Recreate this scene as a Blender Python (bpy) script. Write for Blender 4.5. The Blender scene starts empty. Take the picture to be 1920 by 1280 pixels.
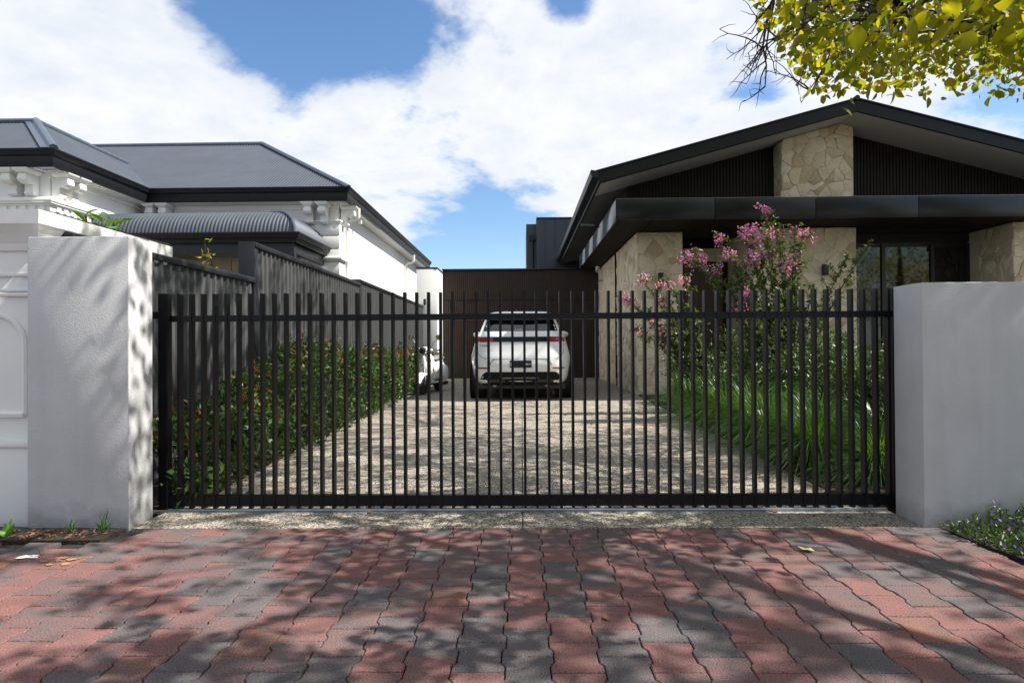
import bpy, math, random
import numpy as np
from mathutils import Vector, Matrix
SC = bpy.context.scene
COL = SC.collection
R = math.radians
rng = np.random.default_rng(7)
random.seed(7)

# ------------------------------------------------------------------ camera
cam_d = bpy.data.cameras.new('camera'); cam = bpy.data.objects.new('camera', cam_d); COL.objects.link(cam)
cam_d.sensor_width = 36.0; cam_d.lens = 36.0 * 1130 / 1920
cam_d.clip_start = 0.05; cam_d.clip_end = 3000
cam.matrix_world = (Matrix.Translation((0, 0, 1.07)) @ Matrix.Rotation(0.0159, 4, 'Z')
                    @ Matrix.Rotation(R(90) + 0.0075, 4, 'X') @ Matrix.Rotation(-0.0063, 4, 'Z'))
SC.camera = cam
# ------------------------------------------------------------------ world
SUN_EL, SUN_AZ = R(50.0), R(91.3)          # azimuth clockwise from +Y
to_sun = Vector((math.sin(SUN_AZ) * math.cos(SUN_EL), math.cos(SUN_AZ) * math.cos(SUN_EL), math.sin(SUN_EL)))
W = bpy.data.worlds.new('World'); SC.world = W; W.use_nodes = True
nt = W.node_tree; nt.nodes.clear()
def wn(t, **k):
    n = nt.nodes.new(t)
    for a, b in k.items(): setattr(n, a, b)
    return n
def wmath(op, a, b=None, clamp=False):
    n = wn('ShaderNodeMath', operation=op, use_clamp=clamp)
    for i, v in enumerate((a, b)):
        if v is None: continue
        if isinstance(v, (int, float)): n.inputs[i].default_value = v
        else: nt.links.new(v, n.inputs[i])
    return n.outputs[0]
sky = wn('ShaderNodeTexSky', sky_type='NISHITA'); sky.sun_disc = False
sky.sun_elevation = SUN_EL; sky.sun_rotation = SUN_AZ
sky.altitude = 50; sky.air_density = 1.0; sky.dust_density = 0.6; sky.ozone_density = 2.0
tc = wn('ShaderNodeTexCoord'); sep = wn('ShaderNodeSeparateXYZ'); nt.links.new(tc.outputs['Generated'], sep.inputs[0])
den = wmath('ADD', wmath('MAXIMUM', sep.outputs[2], 0.0), 0.22)
pxx = wmath('DIVIDE', sep.outputs[0], den); pyy = wmath('DIVIDE', sep.outputs[1], den)
cmb = wn('ShaderNodeCombineXYZ'); nt.links.new(pxx, cmb.inputs[0]); nt.links.new(pyy, cmb.inputs[1])
cmb.inputs[2].default_value = 3.1
n1 = wn('ShaderNodeTexNoise'); n1.inputs['Scale'].default_value = 1.15; n1.inputs['Detail'].default_value = 9; n1.inputs['Roughness'].default_value = 0.62
n1.inputs['Distortion'].default_value = 0.5
nt.links.new(cmb.outputs[0], n1.inputs['Vector'])
n2 = wn('ShaderNodeTexNoise'); n2.inputs['Scale'].default_value = 6.5; n2.inputs['Detail'].default_value = 7; n2.inputs['Roughness'].default_value = 0.6
nt.links.new(cmb.outputs[0], n2.inputs['Vector'])
dens = wmath('ADD', n1.outputs['Fac'], wmath('MULTIPLY', wmath('SUBTRACT', n2.outputs['Fac'], 0.5), 0.50))
# blue windows in the cloud deck (soft regions around given directions)
def gap(dx, dy, dz, size, amount):
    v = Vector((dx, dy, dz)).normalized()
    dp = wn('ShaderNodeVectorMath', operation='DISTANCE'); nt.links.new(tc.outputs['Generated'], dp.inputs[0]); dp.inputs[1].default_value = v
    t = wn('ShaderNodeMapRange', interpolation_type='SMOOTHERSTEP'); nt.links.new(dp.outputs['Value'], t.inputs[0])
    t.inputs[1].default_value = 0.0; t.inputs[2].default_value = size; t.inputs[3].default_value = amount; t.inputs[4].default_value = 0.0
    return t.outputs[0]
gaps = [(-0.40, 1, 0.62, 0.26, -0.20), (-0.20, 1, 0.52, 0.07, -0.10), (-0.02, 1, 0.50, 0.05, -0.10), (0.22, 1, 0.52, 0.05, -0.12), (0.28, 1, 0.36, 0.04, -0.10), (-0.46, 1, 0.585, 0.22, -0.26), (-0.28, 1, 0.56, 0.20, -0.22), (-0.15, 1, 0.47, 0.11, -0.10), (-0.10, 1, 0.15, 0.15, -0.26), (0.0, 1, 0.15, 0.13, -0.22), (-0.06, 1, 0.22, 0.10, -0.06),
        (0.19, 1, 0.42, 0.045, -0.08), (0.08, 1, 0.575, 0.06, -0.22), (0.34, 1, 0.46, 0.07, -0.15), (0.40, 1, 0.42, 0.06, -0.12), (0.75, 1, 0.40, 0.10, -0.10),
        (-0.62, 1, 0.36, 0.42, 0.20), (0.10, 1, 0.38, 0.40, 0.16), (-0.22, 1, 0.33, 0.24, 0.14), (0.5, 1, 0.3, 0.4, 0.08)]
for g in gaps: dens = wmath('ADD', dens, gap(*g))
cov = wn('ShaderNodeMapRange', interpolation_type='SMOOTHSTEP'); nt.links.new(dens, cov.inputs[0])
cov.inputs[1].default_value = 0.36; cov.inputs[2].default_value = 0.58; cov.inputs[3].default_value = 0.0; cov.inputs[4].default_value = 0.97
# cloud body: bright tops, slightly greyer thick parts
thick = wn('ShaderNodeMapRange'); nt.links.new(wmath('ADD', n2.outputs['Fac'], wmath('MULTIPLY', n1.outputs['Fac'], 0.6)), thick.inputs[0])
thick.inputs[1].default_value = 0.55; thick.inputs[2].default_value = 1.1; thick.inputs[3].default_value = 0.0; thick.inputs[4].default_value = 1.0
ccol = wn('ShaderNodeMix', data_type='RGBA'); nt.links.new(thick.outputs[0], ccol.inputs[0])
ccol.inputs[6].default_value = (10.0, 10.1, 10.3, 1); ccol.inputs[7].default_value = (7.4, 7.9, 8.7, 1)
mixs = wn('ShaderNodeMix', data_type='RGBA'); nt.links.new(cov.outputs[0], mixs.inputs[0])
hs = wn('ShaderNodeHueSaturation'); hs.inputs['Saturation'].default_value = 1.15; hs.inputs['Value'].default_value = 1.75
nt.links.new(sky.outputs[0], hs.inputs['Color'])
nt.links.new(hs.outputs[0], mixs.inputs[6]); nt.links.new(ccol.outputs[2], mixs.inputs[7])
bg = wn('ShaderNodeBackground'); bg.inputs[1].default_value = 0.0535; nt.links.new(mixs.outputs[2], bg.inputs[0])
wo = wn('ShaderNodeOutputWorld'); nt.links.new(bg.outputs[0], wo.inputs[0])
# ------------------------------------------------------------------ sun
sd = bpy.data.lights.new('sun', 'SUN'); sd.energy = 5.0; sd.angle = R(0.53); sd.color = (1.0, 0.95, 0.87)
so = bpy.data.objects.new('sun', sd); COL.objects.link(so); so.location = to_sun * 60
so.rotation_euler = to_sun.to_track_quat('Z', 'Y').to_euler()
SC.view_settings.view_transform = 'Standard'; SC.view_settings.look = 'None'
SC.view_settings.exposure = 1.0; SC.view_settings.gamma = 1.0; SC.view_settings.use_curve_mapping = False
SC.cycles.max_bounces = 6; SC.cycles.transparent_max_bounces = 12; SC.cycles.use_denoising = True

# ================================================================== helpers
def mat(name, col, rough=0.6, metal=0.0, var=None, bump=None, spec=0.5, col2=None, trans=0.0, island=None, clear=0.0, objrand=0.0):
    m = bpy.data.materials.new(name); m.use_nodes = True; t = m.node_tree; N = t.nodes; Lk = t.links
    b = N['Principled BSDF']; b.inputs['Roughness'].default_value = rough; b.inputs['Metallic'].default_value = metal
    b.inputs['Specular IOR Level'].default_value = spec; b.inputs['Coat Weight'].default_value = clear
    b.inputs['Base Color'].default_value = (*col, 1)
    co = N.new('ShaderNodeTexCoord').outputs['Object']
    src = None
    if col2 is not None or var is not None:
        mx = N.new('ShaderNodeMix'); mx.data_type = 'RGBA'
        mx.inputs[6].default_value = (*col, 1)
        c2 = col2 if col2 is not None else tuple(c * (1 - var[1]) for c in col)
        mx.inputs[7].default_value = (*c2, 1)
        if island:
            g = N.new('ShaderNodeNewGeometry'); Lk.new(g.outputs['Random Per Island'], mx.inputs[0])
        else:
            n = N.new('ShaderNodeTexNoise'); n.inputs['Scale'].default_value = var[0]; n.inputs['Detail'].default_value = 6; n.inputs['Roughness'].default_value = 0.62
            if objrand:
                oi = N.new('ShaderNodeObjectInfo'); va = N.new('ShaderNodeVectorMath'); va.operation = 'ADD'
                mu = N.new('ShaderNodeMath'); mu.operation = 'MULTIPLY'; mu.inputs[1].default_value = 37.0
                Lk.new(oi.outputs['Random'], mu.inputs[0]); Lk.new(co, va.inputs[0]); Lk.new(mu.outputs[0], va.inputs[1]); Lk.new(va.outputs[0], n.inputs['Vector'])
            else: Lk.new(co, n.inputs['Vector'])
            r = N.new('ShaderNodeMapRange'); r.inputs[1].default_value = 0.32; r.inputs[2].default_value = 0.68
            Lk.new(n.outputs['Fac'], r.inputs[0]); Lk.new(r.outputs[0], mx.inputs[0])
        src = mx.outputs[2]; Lk.new(src, b.inputs['Base Color'])
    if bump:
        n = N.new('ShaderNodeTexNoise'); n.inputs['Scale'].default_value = bump[0]; n.inputs['Detail'].default_value = 4
        Lk.new(co, n.inputs['Vector'])
        bp = N.new('ShaderNodeBump'); bp.inputs['Strength'].default_value = bump[1]; bp.inputs['Distance'].default_value = bump[2] if len(bump) > 2 else 0.01
        Lk.new(n.outputs['Fac'], bp.inputs['Height']); Lk.new(bp.outputs[0], b.inputs['Normal'])
    if trans > 0:
        tr = N.new('ShaderNodeBsdfTranslucent'); ms = N.new('ShaderNodeMixShader'); ms.inputs[0].default_value = trans
        if src: 
            br = N.new('ShaderNodeMix'); br.data_type = 'RGBA'; br.blend_type = 'MULTIPLY'; br.inputs[0].default_value = 1.0
            Lk.new(src, br.inputs[6]); br.inputs[7].default_value = (2.7, 2.4, 0.7, 1); Lk.new(br.outputs[2], tr.inputs[0])
        else: tr.inputs[0].default_value = (*col, 1)
        Lk.new(b.outputs[0], ms.inputs[1]); Lk.new(tr.outputs[0], ms.inputs[2]); Lk.new(ms.outputs[0], N['Material Output'].inputs[0])
    return m

class MB:
    def __init__(s): s.v = []; s.f = []
    def add(s, vs, fs):
        o = len(s.v); s.v += [tuple(p) for p in vs]; s.f += [tuple(i + o for i in f) for f in fs]
    def box(s, x0, x1, y0, y1, z0, z1):
        s.add([(x0,y0,z0),(x1,y0,z0),(x1,y1,z0),(x0,y1,z0),(x0,y0,z1),(x1,y0,z1),(x1,y1,z1),(x0,y1,z1)],
              [(0,3,2,1),(4,5,6,7),(0,1,5,4),(1,2,6,5),(2,3,7,6),(3,0,4,7)]); return s
    def prism(s, pts, o, u, w, e):           # 2-D polygon pts in axes u,w at origin o, extruded by vector e
        o, u, w, e = map(Vector, (o, u, w, e)); n = len(pts)
        a = [o + u * p[0] + w * p[1] for p in pts]; b = [p + e for p in a]
        s.add(a + b, [tuple(range(n))[::-1], tuple(range(n, 2*n))] + [(i, (i+1) % n, n + (i+1) % n, n + i) for i in range(n)]); return s
    def tube(s, path, rad, n=8, cap=True):
        path = [Vector(p) for p in path]; rings = []
        if isinstance(rad, (int, float)): rad = [rad] * len(path)
        for i, p in enumerate(path):
            d = (path[min(i+1, len(path)-1)] - path[max(i-1, 0)]).normalized()
            a = d.orthogonal().normalized() if i == 0 else (a - d * a.dot(d)).normalized()
            b = d.cross(a); rings.append([p + (a * math.cos(t) + b * math.sin(t)) * rad[i] for t in [2*math.pi*k/n for k in range(n)]])
        vs = [q for r in rings for q in r]; fs = []
        for i in range(len(path) - 1):
            for k in range(n): fs.append((i*n+k, i*n+(k+1) % n, (i+1)*n+(k+1) % n, (i+1)*n+k))
        if cap: fs += [tuple(range(n))[::-1], tuple(range((len(path)-1)*n, len(path)*n))]
        s.add(vs, fs); return s
    def rings(s, rr, closed=True, cap=True):
        n = len(rr[0]); vs = [q for r in rr for q in r]; fs = []
        for i in range(len(rr) - 1):
            for k in range(n if closed else n - 1): fs.append((i*n+k, i*n+(k+1) % n, (i+1)*n+(k+1) % n, (i+1)*n+k))
        if cap: fs += [tuple(range(n))[::-1], tuple(range((len(rr)-1)*n, len(rr)*n))]
        s.add(vs, fs); return s
    def ball(s, c, rx, ry, rz, n=12, m=8):
        s.rings([[(c[0] + rx*math.sin(a)*math.cos(t), c[1] + ry*math.sin(a)*math.sin(t), c[2] + rz*math.cos(a)) for t in [2*math.pi*k/n for k in range(n)]]
                 for a in [0.02 + (math.pi-0.04)*i/m for i in range(m+1)]]); return s
    def grid(s, rows):                       # open surface from rows of points
        return s.rings(rows, closed=False, cap=False)
    def build(s, name, m, parent=None, smooth=False, bevel=0.0, loc=None, mesh_only=False):
        me = bpy.data.meshes.new(name); me.from_pydata(s.v, [], s.f)
        if bevel or smooth:
            import bmesh
            bm = bmesh.new(); bm.from_mesh(me); bmesh.ops.recalc_face_normals(bm, faces=bm.faces)
            if bevel: bmesh.ops.bevel(bm, geom=[e for e in bm.edges if len(e.link_faces) == 2 and e.calc_face_angle(0) > 0.6], offset=bevel, segments=2, affect='EDGES', profile=0.5)
            bm.to_mesh(me); bm.free()
        if m: me.materials.append(m)
        if smooth:
            me.polygons.foreach_set('use_smooth', [True] * len(me.polygons))
            try: me.set_sharp_from_angle(angle=R(smooth if smooth is not True else 40))
            except Exception: pass
        if mesh_only: return me
        return link(name, me, parent, loc)
def link(name, me, parent=None, loc=None):
    o = bpy.data.objects.new(name, me); COL.objects.link(o)
    if parent is not None: o.parent = parent
    if loc is not None: o.location = loc
    return o
def tag(o, label=None, cat=None, group=None, kind=None):
    if label: o['label'] = label
    if cat: o['category'] = cat
    if group: o['group'] = group
    if kind: o['kind'] = kind
    return o
def thing(name, label, cat, loc=(0,0,0), group=None, rz=0.0):
    o = bpy.data.objects.new(name, None); COL.objects.link(o); o.location = loc; o.rotation_euler = (0, 0, rz); o.empty_display_size = 0.2
    return tag(o, label, cat, group)
def box(name, m, parent, x0, x1, y0, y1, z0, z1, bevel=0.0):
    return MB().box(x0, x1, y0, y1, z0, z1).build(name, m, parent, bevel=bevel, smooth=30 if bevel else False)
def np_mesh(name, V, F, m, parent=None, smooth=False):
    me = bpy.data.meshes.new(name); V = np.asarray(V, np.float32); F = np.asarray(F, np.int32); k = F.shape[1]
    me.vertices.add(len(V)); me.vertices.foreach_set('co', V.ravel()); me.loops.add(F.size); me.loops.foreach_set('vertex_index', F.ravel())
    me.polygons.add(len(F)); me.polygons.foreach_set('loop_start', np.arange(0, F.size, k, dtype=np.int32)); me.polygons.foreach_set('loop_total', np.full(len(F), k, np.int32))
    if smooth: me.polygons.foreach_set('use_smooth', np.ones(len(F), bool))
    me.update(); me.validate(); me.materials.append(m)
    return link(name, me, parent)
def unit(a): return a / np.maximum(np.linalg.norm(a, axis=-1, keepdims=True), 1e-9)
LEAF = np.array([(0,0,0),(-.36,.30,.10),(-.30,.62,.06),(0,1,-.10),(.30,.62,.06),(.36,.30,.10),(0,.45,-.02)], np.float32)
LEAF_F = np.array([(0,6,1),(1,6,2),(2,6,3),(3,6,4),(4,6,5),(5,6,0)], np.int32)
hl = [(0,0,0),(-.20,.10,.03),(-.40,.28,.08),(-.46,.48,.09),(-.34,.72,.06),(-.14,.90,-.03),(0,1,-.10)]
OVAL = np.array(hl + [(-p[0], p[1], p[2]) for p in hl[-2:0:-1]] + [(0,.3,.0),(0,.68,-.02)], np.float32)
OVAL_F = np.array([(0,12,1),(1,12,2),(2,12,3),(3,12,13),(3,13,4),(4,13,5),(5,13,6),(6,13,7),(7,13,8),(8,13,9),(9,13,12),(9,12,10),(10,12,11),(11,12,0)], np.int32)
THIN = np.array([(0,0,0),(-.5,.45,.08),(0,1,-.08),(.5,.45,.08)], np.float32); THIN_F = np.array([(0,3,1),(1,3,2)], np.int32)
def leaves(name, P, D, L, Wd, m, parent=None, shape='leaf', up=0.6):
    """P base points, D growth directions; each leaf a small folded blade"""
    n = len(P); D = unit(np.asarray(D)); rn = rng.normal(size=(n, 3)); rn[:, 2] += up * 2
    X = unit(np.cross(D, rn)); Z = np.cross(X, D)
    T, TF = {'leaf': (LEAF, LEAF_F), 'thin': (THIN, THIN_F), 'oval': (OVAL, OVAL_F)}[shape]
    Ls = L * rng.uniform(.65, 1.2, n)[:, None, None]; Ws = Wd * rng.uniform(.7, 1.15, n)[:, None, None]
    V = P[:, None, :] + X[:, None, :] * T[None, :, 0:1] * Ws + D[:, None, :] * T[None, :, 1:2] * Ls + Z[:, None, :] * T[None, :, 2:3] * Ls
    F = TF[None] + (np.arange(n) * len(T))[:, None, None]
    return np_mesh(name, V.reshape(-1, 3), F.reshape(-1, 3), m, parent)

# ================================================================== materials
M = {}
M['render'] = mat('pale_grey_render', (.57, .572, .575), .9, var=(2.2, .13), bump=(170, .55, .006), spec=.15)
def stains(m):
    t = m.node_tree; N = t.nodes; Lk = t.links; bs = N['Principled BSDF']; src = bs.inputs['Base Color'].links[0].from_socket
    co = N.new('ShaderNodeTexCoord').outputs['Object']; mp = N.new('ShaderNodeMapping'); mp.inputs['Scale'].default_value = (14, 14, .9); Lk.new(co, mp.inputs[0])
    n = N.new('ShaderNodeTexNoise'); n.inputs['Scale'].default_value = 1.0; n.inputs['Detail'].default_value = 5; Lk.new(mp.outputs[0], n.inputs['Vector'])
    sp = N.new('ShaderNodeSeparateXYZ'); Lk.new(co, sp.inputs[0])
    n2 = N.new('ShaderNodeTexNoise'); n2.inputs['Scale'].default_value = 9; n2.inputs['Detail'].default_value = 6; Lk.new(co, n2.inputs['Vector'])
    a = N.new('ShaderNodeMath'); a.operation = 'MULTIPLY_ADD'; Lk.new(n2.outputs['Fac'], a.inputs[0]); a.inputs[1].default_value = -.30; Lk.new(sp.outputs[2], a.inputs[2])
    r1 = N.new('ShaderNodeMapRange'); r1.inputs[1].default_value = -.16; r1.inputs[2].default_value = .0; r1.inputs[3].default_value = .62; r1.inputs[4].default_value = 1.0; Lk.new(a.outputs[0], r1.inputs[0])
    r2 = N.new('ShaderNodeMapRange'); r2.inputs[1].default_value = .45; r2.inputs[2].default_value = .75; r2.inputs[3].default_value = 1.0; r2.inputs[4].default_value = .94; Lk.new(n.outputs['Fac'], r2.inputs[0])
    mm = N.new('ShaderNodeMath'); mm.operation = 'MULTIPLY'; Lk.new(r1.outputs[0], mm.inputs[0]); Lk.new(r2.outputs[0], mm.inputs[1])
    x = N.new('ShaderNodeMix'); x.data_type = 'RGBA'; x.blend_type = 'MULTIPLY'; x.inputs[0].default_value = 1; Lk.new(src, x.inputs[6]); Lk.new(mm.outputs[0], x.inputs[7]); Lk.new(x.outputs[2], bs.inputs['Base Color'])
stains(M['render'])
M['white'] = mat('white_paint', (.80, .80, .77), .65, var=(2.5, .06), bump=(60, .06), spec=.3)
M['white_wall'] = mat('white_wall_paint', (.82, .82, .80), .8, var=(.8, .07), bump=(25, .12, .01), spec=.2)
M['gate'] = mat('black_powdercoat', (.006, .0065, .008), .38, var=(9, .3), bump=(700, .05, .002), spec=.22)
M['galv'] = mat('galvanised_steel', (.32, .36, .40), .38, metal=.9, var=(14, .35))
M['char'] = mat('charcoal_fascia', (.010, .0115, .013), .45, var=(3, .2), spec=.25)
M['roofmetal'] = mat('charcoal_corrugated_steel', (.066, .078, .098), .45, metal=.25, var=(1.6, .18))
M['ridge'] = mat('blue_grey_ridge_flashing', (.13, .16, .21), .3, metal=.6, var=(5, .2))
M['fence'] = mat('dark_grey_fence_steel', (.072, .074, .078), .5, var=(2.2, .2), spec=.3)
M['fencecap'] = mat('charcoal_fence_cap', (.016, .018, .022), .4, spec=.3)
M['panel'] = mat('glossy_charcoal_panel', (.007, .008, .010), .2, var=(2, .15), spec=.32)
M['batten'] = mat('dark_timber_batten', (.022, .016, .013), .6, var=(5, .35), spec=.2)
M['battenback'] = mat('black_backing', (.006, .005, .005), .8)
M['brown'] = mat('brown_timber_batten', (.050, .032, .025), .6, var=(4, .3), spec=.25)
M['soffit'] = mat('grey_soffit', (.42, .41, .39), .8, var=(1, .06))
M['soffitd'] = mat('dark_grey_soffit', (.14, .14, .14), .8)
M['stone'] = mat('cream_sandstone', (.68, .59, .44), .9, col2=(.59, .49, .34), var=(2.2, .2), bump=(17, .9, .035), spec=.15, objrand=1)
M['stone2'] = mat('honey_sandstone', (.55, .43, .29), .9, col2=(.47, .39, .28), var=(3, .2), bump=(17, .9, .035), spec=.15, objrand=1)
M['stone3'] = mat('pale_limestone', (.72, .64, .50), .9, col2=(.63, .54, .40), var=(2.6, .2), bump=(17, .9, .035), spec=.15, objrand=1)
M['mortar'] = mat('cream_mortar', (.60, .53, .41), .95, var=(5, .15), bump=(60, .4, .01))
M['vstone'] = mat('grey_brown_sandstone_block', (.46, .40, .29), .9, col2=(.36, .31, .23), var=(2.5, .2), bump=(30, .5, .015), objrand=1)
M['glass'] = mat('dark_window_glass', (.004, .005, .006), .03, spec=.8)
M['black'] = mat('black_plastic', (.008, .008, .009), .45)
M['frame'] = mat('black_window_frame', (.010, .010, .011), .4)
M['door'] = mat('brown_timber_door', (.10, .055, .032), .5, var=(6, .4))
M['soil'] = mat('dark_mulch_soil', (.035, .024, .017), .95, var=(30, .6), bump=(55, 1.0, .03))
M['ground'] = mat('dry_ground', (.13, .12, .10), .95, var=(.6, .3), bump=(8, .4))
M['asphalt'] = mat('road_asphalt', (.05, .05, .052), .9, var=(3, .2), bump=(120, .5))
M['sand'] = mat('joint_sand', (.030, .024, .021), .95, var=(40, .5), bump=(90, .8, .01))
M['carpaint'] = mat('white_car_paint', (.78, .79, .80), .22, clear=1.0, spec=.5)
M['carglass'] = mat('tinted_car_glass', (.004, .005, .006), .03, spec=.9)
M['gloss'] = mat('gloss_black_trim', (.004, .004, .005), .16, spec=.3)
M['matt'] = mat('matt_black_trim', (.006, .006, .007), .5, spec=.15)
M['red'] = mat('red_lamp_lens', (.30, .008, .012), .15, spec=.6)
M['tyre'] = mat('tyre_rubber', (.014, .014, .014), .8, bump=(60, .3))
M['alloy'] = mat('dark_alloy', (.20, .20, .21), .3, metal=.9)
M['chrome'] = mat('chrome', (.75, .76, .78), .1, metal=1.0)
M['scoot'] = mat('white_scooter_paint', (.80, .80, .77), .22, clear=.8)
M['seat'] = mat('grey_vinyl_seat', (.16, .16, .16), .5)
M['bark'] = mat('grey_brown_bark', (.085, .065, .052), .9, var=(12, .45), bump=(40, .8, .02))
M['twig'] = mat('dark_twig', (.040, .028, .030), .85)
M['treeleaf'] = mat('elm_leaf', (.080, .125, .012), .6, col2=(.20, .18, .012), island=True, trans=.58, spec=.2)
M['hedgeleaf'] = mat('hedge_leaf', (.022, .055, .012), .42, spec=.3, col2=(.050, .085, .016), island=True, trans=.15)
M['hedgetip'] = mat('red_hedge_tip', (.19, .05, .022), .35, col2=(.13, .10, .025), island=True, trans=.2)
M['darkleaf'] = mat('dark_shrub_leaf', (.028, .072, .016), .42, col2=(.062, .110, .024), island=True, trans=.15)
M['grass'] = mat('strappy_grass_blade', (.040, .115, .016), .34, col2=(.085, .175, .030), island=True, trans=.22)
M['myrtleleaf'] = mat('myrtle_leaf', (.040, .085, .022), .42, col2=(.085, .11, .025), island=True, trans=.25)
M['petal'] = mat('mauve_petal', (.34, .10, .40), .6, col2=(.48, .20, .54), island=True, trans=.25)
M['pink'] = mat('pink_petal', (.46, .17, .46), .6, col2=(.60, .30, .58), island=True, trans=.25)
M['violet'] = mat('violet_petal', (.13, .07, .42), .6, col2=(.22, .12, .50), island=True, trans=.2)
M['yellow'] = mat('yellow_green_leaf', (.34, .29, .035), .5, col2=(.16, .22, .03), island=True, trans=.35)
M['biglf'] = mat('glossy_green_leaf', (.055, .16, .022), .35, col2=(.09, .2, .03), island=True, trans=.3)
M['dead'] = mat('brown_dead_leaf', (.20, .085, .035), .8, col2=(.12, .06, .03), island=True)
M['fallen'] = mat('yellow_fallen_leaf', (.60, .54, .24), .7)
M['paintw'] = mat('white_survey_paint', (.75, .77, .80), .7); M['painto'] = mat('orange_survey_paint', (.32, .16, .09), .8)
M['plate'] = mat('number_plate_black', (.008, .010, .012), .35); M['platel'] = mat('number_plate_characters', (.5, .5, .5), .5)
M['block'] = mat('dark_standing_seam', (.045, .052, .062), .4, metal=.3, var=(2, .15))

def paver_mat(name, a, b):
    m = mat(name, a, .9, col2=b, var=(9.0, .3), bump=(150, .9, .004), spec=.15, objrand=1); t = m.node_tree; N = t.nodes; Lk = t.links; bs = N['Principled BSDF']
    src = bs.inputs['Base Color'].links[0].from_socket; co = N.new('ShaderNodeTexCoord').outputs['Object']; n = N.new('ShaderNodeTexNoise'); n.inputs['Scale'].default_value = 170; n.inputs['Detail'].default_value = 5; Lk.new(co, n.inputs['Vector'])
    r = N.new('ShaderNodeMapRange'); r.inputs[1].default_value = .3; r.inputs[2].default_value = .7; r.inputs[3].default_value = .55; r.inputs[4].default_value = 1.50; Lk.new(n.outputs['Fac'], r.inputs[0])
    x = N.new('ShaderNodeMix'); x.data_type = 'RGBA'; x.blend_type = 'MULTIPLY'; x.inputs[0].default_value = 1; Lk.new(src, x.inputs[6]); Lk.new(r.outputs[0], x.inputs[7]); Lk.new(x.outputs[2], bs.inputs['Base Color']); return m
PAV = [paver_mat('paver_red', (.195, .094, .086), (.145, .085, .081)), paver_mat('paver_plum', (.150, .088, .084), (.108, .088, .088)),
       paver_mat('paver_grey', (.088, .084, .088), (.125, .100, .100)), paver_mat('paver_mixed', (.190, .088, .080), (.092, .086, .090)), paver_mat('paver_rust', (.20, .098, .074), (.125, .084, .078))]

def aggregate():
    m = bpy.data.materials.new('exposed_aggregate'); m.use_nodes = True; t = m.node_tree; N = t.nodes; Lk = t.links
    b = N['Principled BSDF']; b.inputs['Roughness'].default_value = .75; b.inputs['Specular IOR Level'].default_value = .3
    co = N.new('ShaderNodeTexCoord').outputs['Object']
    v = N.new('ShaderNodeTexVoronoi'); v.inputs['Scale'].default_value = 125; Lk.new(co, v.inputs['Vector'])
    s = N.new('ShaderNodeSeparateColor'); Lk.new(v.outputs['Color'], s.inputs[0])
    r = N.new('ShaderNodeValToRGB'); Lk.new(s.outputs[0], r.inputs[0]); r.color_ramp.interpolation = 'CONSTANT'
    el = r.color_ramp.elements; el[0].position = 0; el[0].color = (0.041, 0.037, 0.036, 1); el[1].position = .16; el[1].color = (0.178, 0.151, 0.118, 1)
    for p, c in ((.34, (0.370, 0.316, 0.236)), (.52, (0.266, 0.224, 0.175)), (.66, (0.459, 0.412, 0.342)), (.80, (0.111, 0.096, 0.087)), (.9, (0.459, 0.441, 0.426))):
        e = el.new(p); e.color = (*c, 1)
    n = N.new('ShaderNodeTexNoise'); n.inputs['Scale'].default_value = 1.1; n.inputs['Detail'].default_value = 5; Lk.new(co, n.inputs['Vector'])
    mr = N.new('ShaderNodeMapRange'); mr.inputs[1].default_value = .3; mr.inputs[2].default_value = .7; mr.inputs[3].default_value = .82; mr.inputs[4].default_value = 1.08; Lk.new(n.outputs['Fac'], mr.inputs[0])
    mx = N.new('ShaderNodeMix'); mx.data_type = 'RGBA'; mx.blend_type = 'MULTIPLY'; mx.inputs[0].default_value = 1; Lk.new(r.outputs[0], mx.inputs[6]); Lk.new(mr.outputs[0], mx.inputs[7])
    Lk.new(mx.outputs[2], b.inputs['Base Color'])
    bp = N.new('ShaderNodeBump'); bp.inputs['Strength'].default_value = .9; bp.inputs['Distance'].default_value = .004; bp.invert = True
    Lk.new(v.outputs['Distance'], bp.inputs['Height']); Lk.new(bp.outputs[0], b.inputs['Normal'])
    return m
M['agg'] = aggregate()

# ================================================================== ground
g = MB(); g.add([(-600,-600,-.075),(600,-600,-.075),(600,900,-.075),(-600,900,-.075)], [(0,1,2,3)])
tag(g.build('ground', M['ground']), 'dry flat ground around the houses', kind='structure')
g = MB(); g.box(-60, 60, -9.5, -2.6, -.2, -.055); tag(g.build('road', M['asphalt']), 'asphalt street in front of the footpath', kind='structure')
EDGE = 3.556
# driveway slab in two halves with a control joint between
dv = bpy.data.objects.new('driveway', None); COL.objects.link(dv); tag(dv, 'exposed aggregate driveway running back to the garage', kind='structure')
GX0, GX1 = -2.33, 2.345
for nm, xa, xb in (('slab', -2.66, -.004), ('slab', .004, 2.50)):
    s = MB()
    if xa < -1: s.prism([(-2.33, EDGE), (xb, EDGE), (xb, 19.6), (-2.70, 19.6), (-2.66, 12.5), (-2.30, 5.0), (-2.28, 3.95), (-2.33, 3.95)], (0,0,-.10), (1,0,0), (0,1,0), (0,0,.10))
    else: s.prism([(xa, EDGE), (2.345, EDGE), (2.345, 3.95), (2.22, 3.95), (2.24, 5.0), (2.49, 12.95), (2.49, 19.6), (xa, 19.6)], (0,0,-.10), (1,0,0), (0,1,0), (0,0,.10))
    s.build(nm, M['agg'], dv)
s = MB(); s.box(-.02, .02, EDGE + .002, 19.5, -.09, -.006); s.build('control_joint', M['sand'], dv)
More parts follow.
